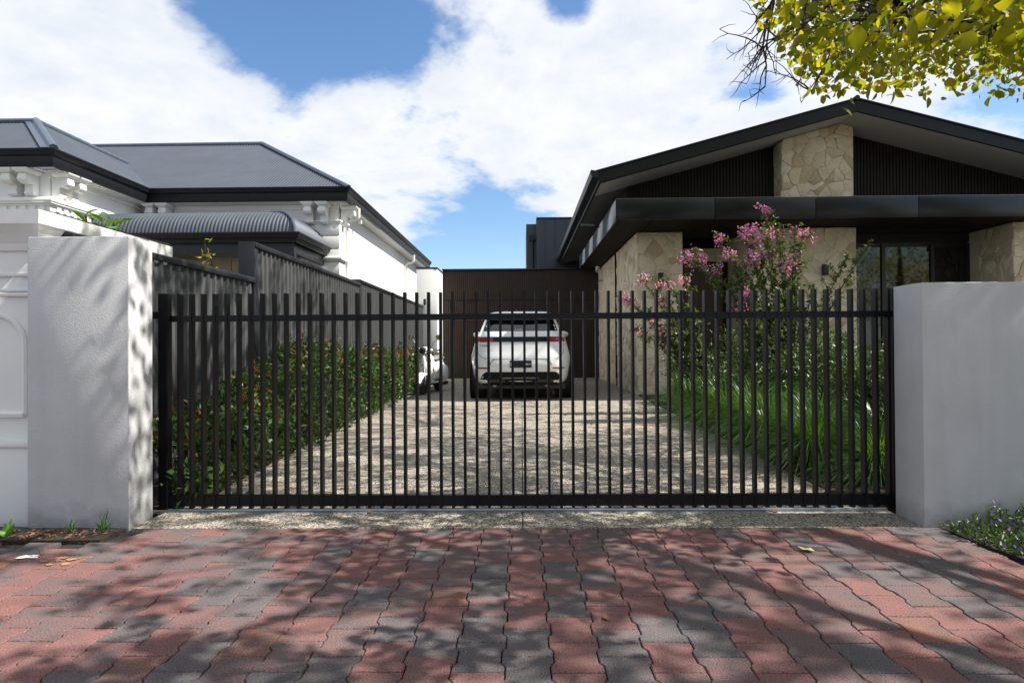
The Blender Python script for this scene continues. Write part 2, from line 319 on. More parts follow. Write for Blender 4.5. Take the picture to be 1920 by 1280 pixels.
# garden beds
def bed(name, label, poly, z=.012):
    s = MB().prism(poly, (0,0,-.12), (1,0,0), (0,1,0), (0,0,.12 + z))
    return tag(s.build(name, M['soil']), label, kind='structure')
bed('garden_bed', 'mulched garden bed along the dark side fence', [(-3.0, 3.84), (-2.325, 3.84), (-2.29, 5.0), (-2.65, 12.5), (-2.69, 18.2), (-3.0, 18.2)])
bed('garden_bed', 'planted garden bed in front of the stone house', [(2.23, 3.96), (9.5, 3.96), (9.5, 12.9), (2.48, 12.9), (2.23, 5.0)])
bed('verge_bed', 'narrow mulch strip at the foot of the left pillar', [(-7.0, 3.33), (-2.36, 3.33), (-2.36, 3.55), (-7.0, 3.74)], z=.004)
bed('verge_bed', 'planted verge bed at the foot of the right wall', [(2.42, 3.55), (2.44, 3.2), (2.52, 2.8), (2.9, 2.2), (3.2, 1.2), (7.0, 1.2), (7.0, 3.55)], z=.004)

# footpath of dumbbell shaped interlocking pavers
fp = MB(); fp.add([(-9, -2.6, -.022), (9, -2.6, -.022), (9, EDGE, -.022), (-9, EDGE, -.022)], [(0,1,2,3)])
foot = tag(fp.build('footpath', M['sand']), 'footpath of interlocking red and grey pavers', kind='structure')
PW, PL, PA, GAPJ = .166, .203, .0070, .0022
def paver_outline(half, ylo, yhi):
    """half width profile of the dumbbell, clipped to ylo..yhi (local, centre 0)"""
    e, q, t = PL/2 - GAPJ, PL/4, .010
    prof = [(-e, PW/2 + PA), (-q - t, PW/2 + PA), (-q + t, PW/2 - PA), (q - t, PW/2 - PA), (q + t, PW/2 + PA), (e, PW/2 + PA)]
    def hw(y):
        for (a, b), (c, d) in zip(prof, prof[1:]):
            if a <= y <= c: return b + (d - b) * (y - a) / (c - a)
        return prof[0][1]
    ys = [ylo] + [p[0] for p in prof if ylo < p[0] < yhi] + [yhi]
    return [(hw(y) - GAPJ, y) for y in ys]
def paver_geo(mb, cx, cy, ylo, yhi, tilt=(0,0,0)):
    r = paver_outline(1, ylo, yhi); out = r + [(-x, y) for x, y in reversed(r)]
    def ring(ins, z):
        pts = []
        for x, y in out:
            xx = x - math.copysign(ins, x); yy = y + (ins if y <= ylo + 1e-6 else -ins if y >= yhi - 1e-6 else 0)
            pts.append((cx + xx, cy + yy, z + tilt[0]*xx + tilt[1]*yy + tilt[2]))
        return pts
    n = len(out); a, b, c = ring(0, -.05), ring(0, -.0035), ring(.0032, 0)
    fs = [(i, (i+1) % n, n + (i+1) % n, n + i) for i in range(n)] + [(n+i, n + (i+1) % n, 2*n + (i+1) % n, 2*n + i) for i in range(n)] + [tuple(range(2*n, 3*n))]
    mb.add(a + b + c, fs)
X0, Y0 = -.069 + PW/2, 2.088 + PL/2
full = []
for k in range(2): 
    mbp = MB(); paver_geo(mbp, 0, 0, -PL/2 + GAPJ, PL/2 - GAPJ); 
shared = []
for pm in PAV:
    mbp = MB(); paver_geo(mbp, 0, 0, -PL/2 + GAPJ, PL/2 - GAPJ); shared.append(mbp.build('paver', pm, mesh_only=True))
rest = {i: MB() for i in range(len(PAV))}; cand = []
def in_bed(x, y):
    if x < -2.30 and y > 3.27: return True
    if x > 2.38:
        e = np.interp(y, [1.2, 2.2, 2.8, 3.2, 3.56], [3.2, 2.9, 2.52, 2.44, 2.42]); return x > e - .02 and y > 1.2
    return False
prng = random.Random(11)
for i in range(-44, 45):
    for j in range(-20, 10):
        cx = X0 + i * PW; cy = Y0 + j * PL + (PL/2 if i % 2 else 0)
        lo, hi = -PL/2 + GAPJ, PL/2 - GAPJ
        if cy + lo > EDGE - .02 or in_bed(cx, cy): continue
        if cx < -2.30 and cy + hi > 3.325: hi = 3.325 - cy
        hi = min(hi, EDGE - .003 - cy)
        if hi - lo < .02: continue
        pm = prng.choices(range(5), [30, 24, 28, 12, 6])[0]
        # how large it shows: nearest to the viewer and inside the view
        vis = cy > 1.80 and abs(cx + .03) < .868 * (cy + .1) + .1
        cand.append((0 if vis else 1, cx, cy, lo, hi, pm))
nvis = 0
for v, cx, cy, lo, hi, pm in sorted(cand, key=lambda c: (c[0], c[2])):
    tl = (prng.gauss(0, .006), prng.gauss(0, .006), prng.gauss(0, .0008))
    if v == 0 and nvis < 300:
        nvis += 1
        if hi > PL/2 - GAPJ - 1e-4:
            o = link('paver', shared[pm], foot, (cx, cy, tl[2])); o.rotation_euler = (tl[1], -tl[0], prng.gauss(0, .006))
        else:
            mb = MB(); paver_geo(mb, 0, 0, lo, hi, tl); o = mb.build('paver', PAV[pm], foot, loc=(cx, cy, 0))
    else: paver_geo(rest[pm], cx, cy, lo, hi, tl)
for pm, mb in rest.items():
    if mb.v: tag(mb.build('paver_field', PAV[pm], foot), kind='stuff')

# ================================================================== front boundary
o = box('rendered_pillar', M['render'], None, -2.955, -2.342, EDGE, 3.79, -.05, 1.74, bevel=.006)
tag(o, 'tall pale grey rendered pillar left of the gate', 'pillar')
o = box('rendered_wall', M['render'], None, 2.341, 7.5, EDGE, 3.83, -.05, 1.426, bevel=.006)
tag(o, 'low pale grey rendered wall right of the gate', 'wall')
# neighbour's moulded pier
npier = thing('moulded_pier', 'white moulded boundary pier with cornice at the far left', 'pier', (-3.05, 3.75, 0))
def np_box(name, x1, y0, z0, z1, m=M['white'], bevel=.008, x0=-4.0, y1=1.3): 
    return box(name, m, npier, x0, x1, y0, y1, z0, z1, bevel)
np_box('shaft', 0, 0, -.05, 1.72); np_box('plinth', .035, -.045, -.05, .46); np_box('plinth_mould', .055, -.065, .46, .50)
np_box('neck_mould', .018, -.022, 1.525, 1.55); np_box('neck_mould', .022, -.026, 1.40, 1.425); np_box('neck_mould', .014, -.018, 1.43, 1.45)
cv = MB(); prof = [(0, 1.68), (.02, 1.69), (.03, 1.73), (.07, 1.79), (.105, 1.83), (.115, 1.84), (.115, 1.925), (0, 1.925)]
cv.rings([[(-4.0, -p[0], p[1]), (p[0]*.87, -p[0], p[1]), (p[0]*.87, 1.3, p[1])] for p in prof[:-1]], closed=False, cap=False)
cv.add([(-4.0, -.115, 1.925), (.10, -.115, 1.925), (.10, 1.3, 1.945), (-4.0, 1.3, 1.945)], [(0,1,2,3)])
cv.build('cornice', M['white'], npier)
pn = MB()
arc = [(-.07 - .20 + .20*math.cos(t), 1.09 + .20*math.sin(t)) for t in [math.pi/2*k/8 for k in range(9)]]
path = [(-.07, -.012, .66), (-.07, -.012, 1.09)] + [(x, -.012, z) for x, z in arc] + [(-1.2, -.012, 1.29)]
pn.tube(path, .016, 6); pn.tube([(-.07, -.012, .66), (-1.2, -.012, .66)], .022, 6); pn.build('panel_mould', M['white'], npier, smooth=True)

# sliding gate
gate = thing('sliding_gate', 'black metal sliding gate of upright blades across the driveway', 'gate', (0, 3.95, 0))
NB = 61; gx0, gx1 = -2.335, 2.372
bar = MB().box(-.008, .008, -.025, .025, .012, 1.425).build('bar', M['gate'], mesh_only=True)
for i in range(NB):
    link('bar', bar, gate, (gx0 + (gx1 - gx0) * i / (NB - 1), 0, 0))
for z0, z1 in ((1.243, 1.283), (.030, .102)): box('rail', M['gate'], gate, -2.36, 2.44, -.019, .019, z0, z1)
box('stile', M['gate'], gate, -2.385, -2.330, -.032, .022, .012, 1.428); box('stile', M['gate'], gate, 2.40, 2.452, -.03, .022, .012, 1.43)
box('stop_bracket', M['gate'], gate, -2.45, -2.372, -.01, .03, 1.265, 1.31); box('stop_bracket', M['gate'], gate, -2.33, -2.31, -.05, -.033, 1.235, 1.33)
for xx in (-1.0, .62, 2.0):
    w = MB(); w.tube([(xx, -.012, .028), (xx, .012, .028)], .030, 14); w.build('roller', M['galv'], gate)
tr = thing('gate_track', 'galvanised ground track under the sliding gate', 'track', (0, 3.92, 0))
b = MB(); b.box(-2.32, 2.34, -.022, .022, .001, .006); b.build('base_plate', M['galv'], tr)
b = MB(); b.tube([(-2.32, 0, .009), (2.34, 0, .009)], .009, 8); b.build('rail', M['galv'], tr, smooth=True)
cyl = thing('ground_light', 'small dark cylinder light lying behind the gate by the hedge', 'light', (-2.02, 4.12, 0))
b = MB(); b.tube([(0, 0, .055), (.13, .0, .055)], .028, 14); b.build('body', M['black'], cyl, smooth=True)
for xx in (.005, .10): 
    b = MB(); b.tube([(xx, 0, .055), (xx + .022, 0, .055)], .031, 14); b.build('ring', M['galv'], cyl, smooth=True)
b = MB(); b.box(-.07, -.01, -.02, .02, .0, .05); b.build('bracket', M['galv'], cyl)

# side fence: three stepped panels of ribbed steel
def fence_panel(label, ya, yb, top, thick, post):
    f = thing('steel_fence', label, 'fence', (-3.0, ya, 0), 'stepped steel side fence'); n = yb - ya
    pts = []; y = 0.0; P = .125
    while y < n - .02:
        for dy, dx in ((0, 0), (.062, 0), (.074, .024), (.103, .024), (.115, 0)):
            if y + dy < n: pts.append((y + dy, dx))
        y += P
    pts.append((n, 0)); s = MB(); s.grid([[(dx, yy, 0.0) for yy, dx in pts], [(dx, yy, top - .03) for yy, dx in pts]]); s.build('ribbed_sheet', M['fence'], f)
    box('cap', M['fencecap'], f, -thick, .045, -.004, n, top - .055, top, .004)
    if post: box('post', M['fencecap'], f, -thick - .01, .03, -.012, .09, 0, top + .004, .004)
    box('back_sheet', M['fencecap'], f, -thick, -thick + .01, .02, n, 0, top - .05)
fence_panel('dark ribbed fence panel nearest the gate, lowest of three', 3.86, 6.66, 1.845, .05, False)
fence_panel('dark ribbed fence panel in the middle with a broad end post', 6.67, 11.06, 2.245, .14, True)
fence_panel('ribbed grey fence panel farthest back beside the scooter', 11.07, 18.2, 2.315, .12, True)

# ================================================================== white villa on the left
villa = thing('white_villa', 'white period villa with corrugated charcoal roof behind the fence', 'house')
def vbox(n, m, *a, bevel=0.0): return box(n, m, villa, *a, bevel=bevel)
vbox('wall', M['white_wall'], -8.7, -4.2, 13.73, 25.5, -.05, 4.36); vbox('wing_wall', M['white_wall'], -17, -8.7, 10.97, 22, -.05, 4.36)
def corrugated(name, o, u, v, us, vlo, vhi, amp=.009, pitch=.076, sub=6, m=M['roofmetal']):
    o, u, v = Vector(o), Vector(u).normalized(), Vector(v); nrm = u.cross(v).normalized()
    if nrm.z < 0: nrm = -nrm
    a, b = [], []; n = int((us[1] - us[0]) / (pitch / sub))
    for i in range(n + 1):
        t = us[0] + (us[1] - us[0]) * i / n; off = nrm * (amp * math.cos(2 * math.pi * t / pitch))
        a.append(o + u * t + v * vlo(t) + off); b.append(o + u * t + v * max(vhi(t), vlo(t)) + off)
    s = MB(); s.grid([a, b]); return s.build(name, m, villa, smooth=80)
SL = .63
# main front slope, right slope, wing front slope, wing right slope
corrugated('roof', (-16, 13.33, 4.60), (1,0,0), (0,1,SL), (0, 12.19), lambda t: 0, lambda t: min(3.43, max(0, 12.19 - t)))
corrugated('roof', (-3.81, 13.33, 4.60), (0,1,0), (-1,0,SL), (0, 12.17), lambda t: 0, lambda t: min(3.43, t, max(0, 12.17 - t)))
corrugated('roof', (-17, 10.57, 4.62), (1,0,0), (0,1,.66), (0, 8.7), lambda t: 0, lambda t: min(1.74, max(0, 8.7 - t)))
corrugated('roof', (-8.3, 10.57, 4.62), (0,1,0), (-1,0,.66), (0, 4.62), lambda t: max(0, (t - 2.76) * .935), lambda t: min(1.74, t))
def capping(path, w=.09):
    s = MB(); s.tube(path, w * .55, 8); s.build('ridge_capping', M['ridge'], villa, smooth=True)
capping([(-3.83, 13.35, 4.63), (-7.24, 16.76, 6.79)], .10); capping([(-16, 16.76, 6.77), (-7.24, 16.76, 6.79), (-7.24, 22.07, 6.79)], .10)
capping([(-8.32, 10.59, 4.65), (-10.04, 12.31, 5.80)], .13); capping([(-17, 12.31, 5.80), (-10.04, 12.31, 5.80), (-10.04, 15.2, 5.80)], .10)
# hip flashing strips either side of the wing hip
s = MB(); s.add([(-8.30, 10.58, 4.66), (-10.04, 12.32, 5.815), (-10.30, 12.32, 5.815), (-8.56, 10.58, 4.665)], [(0,1,2,3)]); s.build('hip_flashing', M['ridge'], villa)
# gutters and fascias (butted, mitred at the corners)
def gutter(name, path, zt, zb, m=M['char']):
    """profile swept round corners; path in plan, outside on the right-hand side"""
    prof = [(-.02, zb), (.02, zb), (.03, zb + .05), (.045, zb + .10), (.045, zt - .12), (.085, zt - .10), (.10, zt - .05), (.12, zt - .02), (.12, zt), (.06, zt), (-.02, zt - .01)]
    P = [Vector((*p, 0)) for p in path]; rr = []
    for i, p in enumerate(P):
        d1 = (P[i] - P[i-1]).normalized() if i else (P[1] - P[0]).normalized(); d2 = (P[i+1] - P[i]).normalized() if i < len(P) - 1 else d1
        n1, n2 = Vector((d1.y, -d1.x, 0)), Vector((d2.y, -d2.x, 0)); nn = (n1 + n2); nn = nn / max(nn.dot(n1), .3) if nn.length > 0 else n1
        rr.append([(p.x + nn.x * a - 0, p.y + nn.y * a, z) for a, z in prof])
    s = MB(); s.rings(rr); return s.build(name, m, villa, smooth=25)
gutter('gutter', [(-17, 10.67), (-8.40, 10.67), (-8.40, 13.43), (-3.91, 13.43), (-3.91, 25.5)], 4.645, 4.34)
# lining boards under the eaves
for k in range(6):
    xo = -3.95 - k * .042
    vbox('lining_board', M['white'], xo - .032, xo, 13.50, 25.4, 4.325 - k*.004, 4.345)
vbox('eave_soffit', M['white'], -8.68, -4.0, 13.44, 13.72, 4.33, 4.345)
for k in range(4):
    xo = -8.42 - k * .07; vbox('lining_board', M['white'], xo - .052, xo, 10.80, 13.7, 4.325 - k*.008, 4.345)
vbox('eave_soffit', M['white'], -17, -8.72, 10.70, 10.96, 4.33, 4.345)
# corner cove moulds at top of walls
vbox('frieze_band', M['white'], -8.69, -4.17, 13.70, 13.74, 4.22, 4.328); vbox('frieze_band', M['white'], -8.72, -8.66, 10.93, 13.70, 4.22, 4.30)
# scroll corbels
CORB = [(0, .38), (.30, .38), (.32, .33), (.31, .25), (.26, .20), (.20, .195), (.165, .21), (.15, .17), (.16, .08), (.145, .02), (.10, 0), (0, 0)]
def corbel(pos, out, wdt=.15):
    o3 = Vector(out); side = Vector((-o3.y, o3.x, 0)); p = Vector(pos)
    s = MB(); s.prism(CORB, p - side * wdt/2, o3, (0,0,1), side * wdt); c = s.build('corbel', M['white'], villa, bevel=.008, smooth=35)
    s = MB(); s.tube([p + o3*.255 + Vector((0,0,.28)) - side*(wdt/2 + .012), p + o3*.255 + Vector((0,0,.28)) + side*(wdt/2 + .012)], .062, 12); s.build('scroll', M['white'], c, smooth=True)
    s = MB(); s.tube([p + o3*.125 + Vector((0,0,.055)) - side*(wdt/2 + .008), p + o3*.125 + Vector((0,0,.055)) + side*(wdt/2 + .008)], .038, 10); s.build('scroll', M['white'], c, smooth=True)
    a = p + Vector((0,0,.381)); s = MB(); h = wdt/2 + .03
    s.rings([[a + o3*d + side*w_ + Vector((0,0,z)) for d, w_ in ((0,-w),(e,-w),(e,w),(0,w))] for z, w, e in ((0, h-.02, .33), (.05, h+.03, .37), (.075, h+.035, .38))]); s.build('abacus', M['white'], c)
for x in (-9.25, -8.95): corbel((x, 10.96, 3.86), (0,-1,0))
for y in (11.08, 11.40): corbel((-8.69, y, 3.86), (1,0,0))
for x in (-8.36, -8.06, -4.78, -4.46): corbel((x, 13.69, 3.86), (0,-1,0))
corbel((-4.16, 13.92, 3.86), (1,0,0))
# wing corner pilaster with entablature and dentils
vbox('pilaster', M['white'], -9.52, -8.66, 10.92, 11.82, -.05, 3.55, bevel=.006)
for e, z0, z1 in ((.06, 3.55, 3.585), (.10, 3.68, 3.72), (.14, 3.72, 3.755), (.16, 3.755, 3.80), (.10, 3.80, 3.84), (.075, 3.585, 3.68)):
    vbox('entablature', M['white'], -9.52 - e, -8.66 + e, 10.92 - e, 11.82 + e, z0, z1, bevel=.005)
for k in range(5): vbox('dentil', M['white'], -9.46 + k*.175, -9.37 + k*.175, 10.815, 10.87, 3.60, 3.675)
for k in range(5): vbox('dentil', M['white'], -8.61, -8.555, 10.98 + k*.175, 11.07 + k*.175, 3.60, 3.675)
for z in (3.72, 3.78): vbox('string_course', M['white'], -8.70, -8.64, 11.95, 13.72, z, z + .035)
vbox('string_course', M['white'], -17, -9.65, 10.92, 10.98, 3.72, 3.80)
# rusticated quoin at the main corner: one block at a time
for k in range(13):
    z0 = .0 + k * .302
    if z0 + .29 > 3.92: break
    vbox('quoin_block', M['white'], -4.95, -4.14, 13.67, 14.12, z0, z0 + .288, bevel=.012)
vbox('quoin_cap', M['white'], -4.99, -4.10, 13.63, 14.16, 3.925, 3.97, bevel=.008); vbox('quoin_cap', M['white'], -4.97, -4.12, 13.65, 14.14, 3.89, 3.922, bevel=.006)
vbox('band_mould', M['white'], -5.02, -4.07, 13.60, 14.19, 3.06, 3.13, bevel=.02)
# downpipes
def pipe(name, path, r, m, parent, n=10): s = MB(); s.tube(path, r, n); return s.build(name, m, parent, smooth=50)
for y in (14.25, 21.6):
    pipe('downpipe', [(-3.86, y, 4.36), (-3.86, y, 4.16), (-3.90, y, 4.10), (-4.08, y, 4.05), (-4.14, y, 3.96), (-4.14, y, 0)], .045, M['white'], villa)
b = MB(); b.box(-4.05, -3.97, 14.9, 14.98, 4.14, 4.22); b.tube([(-4.01, 14.94, 4.22), (-4.01, 14.94, 4.33)], .015, 6); b.build('sensor_light', M['white'], villa)
vbox('meter_box', M['vstone'], -4.2, -4.15, 18.2, 18.5, 2.3, 2.55)
# veranda: bullnose iron, beam, posts, stone wall and window behind
BN = [(0, 3.31), (.012, 3.40), (.045, 3.50), (.10, 3.60), (.18, 3.69), (.29, 3.77), (.44, 3.83), (.70, 3.88), (1.20, 3.95), (1.92, 4.02)]
def bull(xr):
    pit, sub = .076, 6
    nm = [Vector((0, -(BN[min(i+1, 9)][1] - BN[max(i-1, 0)][1]), BN[min(i+1, 9)][0] - BN[max(i-1, 0)][0])).normalized() for i in range(10)]
    rows = []
    for (d, z), q in zip(BN, nm):
        row = []; n = int(4.3 / (pit / sub))
        for i in range(n + 1):
            x = -8.72 + i * pit / sub; a = .010 * math.cos(2 * math.pi * i / sub); x = min(x, xr - d)
            row.append((x, 11.80 + d + q.y * a, z + q.z * a))
        rows.append(row)
    s = MB(); s.grid(rows); s.build('veranda_roof', M['roofmetal'], villa, smooth=60)
    rows = []
    for (d, z), q in zip(BN, nm):
        row = []; n = int(1.95 / (pit / sub))
        for i in range(n + 1):
            y = 11.80 + i * pit / sub; a = .010 * math.cos(2 * math.pi * i / sub); y = max(y, 11.80 + d)
            row.append((xr - d - q.y * a, y, z + q.z * a))
        rows.append(row)
    s = MB(); s.grid(rows); s.build('veranda_roof', M['roofmetal'], villa, smooth=60)
    s = MB(); s.tube([(xr - d + .005, 11.80 + d - .005, z + .012) for d, z in BN], .03, 8); s.build('hip_roll', M['ridge'], villa, smooth=True)
bull(-4.45)
gutter('veranda_gutter', [(-8.68, 11.80), (-4.45, 11.80), (-4.45, 13.70)], 3.33, 3.14)
b = MB(); b.box(-8.68, -4.60, 11.86, 11.96, 2.94, 3.16); b.box(-4.60, -4.50, 11.86, 13.66, 2.94, 3.16); b.build('veranda_beam', M['fencecap'], villa)
for x in (-8.55, -4.55): vbox('veranda_post', M['fencecap'], x - .06, x + .06, 11.85, 11.97, 0, 2.94)
vbox('veranda_ceiling', M['soffitd'], -8.68, -4.62, 11.97, 13.65, 3.12, 3.135)
vbox('stone_backing', M['mortar'], -8.68, -4.96, 13.69, 13.729, 0, 3.3)
qr = random.Random(5)
for k in range(10):
    z0 = k * .31; x = -8.66
    while x < -5.05:
        w = qr.uniform(.32, .62); x1 = min(x + w, -4.97)
        if not (-7.7 < (x + x1)/2 < -6.3 and z0 < 2.62): vbox('stone_block', M['vstone'], x + .008, x1 - .008, 13.655 + qr.uniform(-.008, .008), 13.70, z0 + .008, z0 + .302, bevel=.01)
        x = x1
wf = vbox('window', M['white'], -7.68, -6.32, 13.62, 13.70, .9, 2.62); box('pane', M['glass'], wf, -7.60, -6.40, 13.612, 13.619, 1.0, 2.50)
vbox('window_head', M['white'], -7.78, -6.22, 13.60, 13.70, 2.62, 2.75, bevel=.01)

# ================================================================== garage, column, upper block
gar = thing('garage', 'flat-roofed garage front clad in brown timber battens', 'garage', (0, 19.5, 0))
def gbox(n, m, *a, bevel=0.0): return box(n, m, gar, *a, bevel=bevel)
gbox('wall', M['battenback'], -2.55, 2.75, .03, 3.0, -.02, 3.52)
def battens(parent, x0, x1, y, z0, z1, m, pitch=.068, w=.05, d=.022):
    s = MB(); n = int((x1 - x0) / pitch)
    for i in range(n + 1):
        x = x0 + i * pitch
        if x + w > x1: break
        s.box(x, x + w, y - d, y, z0(x) if callable(z0) else z0, z1(x + w/2) if callable(z1) else z1)
    return tag(s.build('battens', m, parent), kind='stuff')
battens(gar, -2.54, 2.50, .03, 2.57, 3.50, M['brown'])
dr = gbox('garage_door', M['battenback'], -2.50, 2.46, -.005, .028, .03, 2.53); battens(dr, -2.49, 2.45, -.005, .04, 2.525, M['brown'])
gbox('head_flashing', M['battenback'], -2.54, 2.50, -.02, .028, 2.535, 2.565)
gbox('parapet_cap', M['fencecap'], -2.56, 2.76, -.05, 3.0, 3.525, 3.575, bevel=.004); gbox('threshold', M['render'], -2.55, 2.48, -.12, .0, -.02, .028)
colm = thing('rendered_column', 'pale rendered column at the left end of the garage', 'column', (-2.865, 18.24, 0))
box('shaft', M['white_wall'], colm, -.315, .315, 0, 1.28, -.02, 3.42, .006); box('cap', M['fencecap'], colm, -.33, .33, -.02, 1.22, 3.425, 3.47)
blk = thing('upper_storey', 'dark standing seam upper storey behind the garage roof', 'building', (.64, 24, 0))
box('wall', M['block'], blk, 0, 6, .0, 5, 0, 6.12); box('side_return', M['block'], blk, -.42, 0, .9, 5, 0, 6.10)
for k in range(14): box('seam', M['block'], blk, .30 + k*.42, .325 + k*.42, -.03, .0, 3, 6.1)
box('parapet', M['fencecap'], blk, -.02, 6.02, -.04, 5, 6.125, 6.18); pipe('downpipe', [(-.16, .80, 0), (-.16, .80, 5.6)], .05, M['fencecap'], blk); box('rain_head', M['fencecap'], blk, -.30, -.06, .70, .89, 5.4, 5.62)

# ================================================================== stone house on the right
house = thing('stone_house', 'modern house with stone piers, dark gable and flat black canopy', 'house')
def hbox(n, m, *a, bevel=0.0): return box(n, m, house, *a, bevel=bevel)
hbox('wall', M['mortar'], 2.54, 3.43, 13.05, 19.5, -.05, 3.49); hbox('upper_wall', M['battenback'], 2.56, 12.5, 13.06, 19.5, 3.50, 4.55)
hbox('core', M['battenback'], 3.44, 12.5, 14.5, 19.5, 0, 3.49)
def clip(poly, nx, ny, d):               # keep nx*x+ny*y<=d
    out = []
    for i, p in enumerate(poly):
        q = poly[(i+1) % len(poly)]; a = nx*p[0] + ny*p[1] - d; b = nx*q[0] + ny*q[1] - d
        if a <= 0: out.append(p)
        if a * b < 0: t = a / (a - b); out.append((p[0] + (q[0]-p[0])*t, p[1] + (q[1]-p[1])*t))
    return out
def stones(region, o, u, nrm, cell, parent, seed, joined=False):
    """irregular crazy-laid stones filling a convex region (u, z) on a wall face; each one its own piece"""
    r = random.Random(seed); o, u, nrm = Vector(o), Vector(u), Vector(nrm); xs = [p[0] for p in region]; zs = [p[1] for p in region]
    pts = []
    ny = max(1, int((max(zs) - min(zs)) / (cell * .72))); nx = max(1, int((max(xs) - min(xs)) / cell))
    for j in range(-1, ny + 2):
        for i in range(-1, nx + 2):
            if r.random() < .16: continue
            pts.append((min(xs) + (i + .5 + r.uniform(-.55, .55) + (j % 2) * .5) * (max(xs)-min(xs)) / nx, min(zs) + (j + .5 + r.uniform(-.55, .55)) * (max(zs)-min(zs)) / ny))
    for p in list(pts):
        if r.random() < .35: pts.append((p[0] + r.choice((-1, 1))*cell*r.uniform(.3, .5), p[1] + r.choice((-1, 1))*cell*r.uniform(.2, .4)))
    jm = MB()
    for k, p in enumerate(pts):
        poly = list(region)
        for q in pts:
            if q is p or abs(q[0]-p[0]) > 3*cell or abs(q[1]-p[1]) > 3*cell: continue
            nx_, ny_ = q[0]-p[0], q[1]-p[1]; poly = clip(poly, nx_, ny_, (q[0]**2 - p[0]**2 + q[1]**2 - p[1]**2) / 2)
            if len(poly) < 3: break
        if len(poly) < 3: continue
        cx = sum(a for a, b in poly)/len(poly); cz = sum(b for a, b in poly)/len(poly)
        # soften corners: cut each vertex
        rp = []
        for i, a in enumerate(poly):
            b, c = poly[i-1], poly[(i+1) % len(poly)]
            q1, q2 = r.uniform(.05, .16), r.uniform(.05, .16); rp += [(a[0] + (b[0]-a[0])*q1, a[1] + (b[1]-a[1])*q1), (a[0] + (c[0]-a[0])*q2, a[1] + (c[1]-a[1])*q2)]
        d = r.uniform(.004, .022); tu, tz = r.gauss(0, .035), r.gauss(0, .035)
        def ring(g, dep):
            out = []
            for a, b in rp:
                L = math.hypot(a-cx, b-cz) or 1; s_ = max(0, (L - g)) / L; x, z = cx + (a-cx)*s_, cz + (b-cz)*s_
                out.append(o + u*x + Vector((0,0,z)) + nrm*(dep + (tu*(x-cx) + tz*(z-cz) if dep > .005 else 0)))
            return out
        mb = jm if joined else MB(); mb.rings([ring(.001, -.02), ring(.002, d*.5), ring(.010, d)])
        if not joined: mb.build('stone', r.choice([M['stone']]*5 + [M['stone3']]*5 + [M['stone2']]), parent, smooth=50)
    if joined: tag(jm.build('stonework', M['stone3'], parent, smooth=50), kind='stuff')
# corner pier (front face and long side face)
p1 = hbox('corner_pier', M['mortar'], 2.50, 3.47, 13.0, 13.045, -.05, 3.49)
stones([(0, 0), (.97, 0), (.97, 3.48), (0, 3.48)], (2.50, 13.0, 0), (1,0,0), (0,-1,0), .27, p1, 3)
sw = hbox('side_wall', M['mortar'], 2.50, 2.539, 13.05, 19.5, -.05, 3.49)
stones([(0.0, 0), (2.75, 0), (2.75, 3.48), (0.0, 3.48)], (2.50, 13.0, 0), (0,1,0), (-1,0,0), .28, sw, 8)
stones([(3.05, 0), (6.45, 0), (6.45, 3.48), (3.05, 3.48)], (2.50, 13.0, 0), (0,1,0), (-1,0,0), .30, sw, 9)
hbox('slot_window', M['glass'], 2.485, 2.499, 15.78, 16.02, .0, 3.48)
# entry pier and upper gable pier
p2 = hbox('entry_pier', M['mortar'], 4.85, 6.97, 12.64, 14.4, -.05, 3.49)
stones([(0, 0), (2.12, 0), (2.12, 3.48), (0, 3.48)], (4.85, 12.64, 0), (1,0,0), (0,-1,0), .32, p2, 14)
p3 = hbox('gable_pier', M['mortar'], 5.46, 6.93, 12.64, 13.4, 3.60, 5.30)
GS = .2686
def soff(x): return 5.655 - GS * abs(x - 6.66)
stones([(0, 3.85), (1.47, 3.85), (1.47, soff(6.93)), (1.2, soff(6.66)), (0, soff(5.46))], (5.46, 12.64, 0), (1,0,0), (0,-1,0), .28, p3, 21)
stones([(0, 3.85), (.6, 3.85), (.6, 5.3), (0, 5.3)], (5.46, 12.64, 0), (0,1,0), (-1,0,0), .34, p3, 22)
p4 = hbox('window_pier', M['mortar'], 9.88, 11.6, 12.24, 14.4, -.05, 3.49)
stones([(0, 0), (1.7, 0), (1.7, 3.48), (0, 3.48)], (9.88, 12.24, 0), (1,0,0), (0,-1,0), .30, p4, 31)
stones([(0, 0), (.9, 0), (.9, 3.48), (0, 3.48)], (9.88, 12.24, 0), (0,1,0), (-1,0,0), .32, p4, 32)
# entry recess
hbox('entry_wall', M['batten'], 3.475, 4.845, 14.2, 14.45, 0, 3.49); lt = hbox('lintel', M['mortar'], 3.475, 4.845, 14.02, 14.19, 3.0, 3.30)
stones([(0, 0), (1.37, 0), (1.37, .30), (0, .30)], (3.475, 14.02, 3.0), (1,0,0), (0,-1,0), .42, lt, 41)
dd = hbox('front_door', M['door'], 3.60, 4.70, 14.14, 14.195, .05, 2.95); pipe('handle', [(4.52, 14.10, .8), (4.52, 14.10, 1.9)], .015, M['black'], dd)
for k in range(6): box('board', M['door'], dd, 3.615 + k*.181, 3.787 + k*.181, 14.125, 14.139, .06, 2.94)
# windows
wn_ = hbox('window', M['frame'], 6.98, 9.87, 13.46, 13.60, 0, 3.30); hbox('window_head', M['battenback'], 6.98, 9.87, 13.42, 14.4, 3.305, 3.49)
for a, b_ in ((7.05, 7.96), (8.04, 9.03), (9.11, 9.80)): box('pane', M['glass'], wn_, a, b_, 13.448, 13.456, .08, 3.2)
for a in (7.0, 8.0, 9.07, 9.835): box('mullion', M['frame'], wn_, a - .04, a + .04, 13.41, 13.455, 0, 3.26)
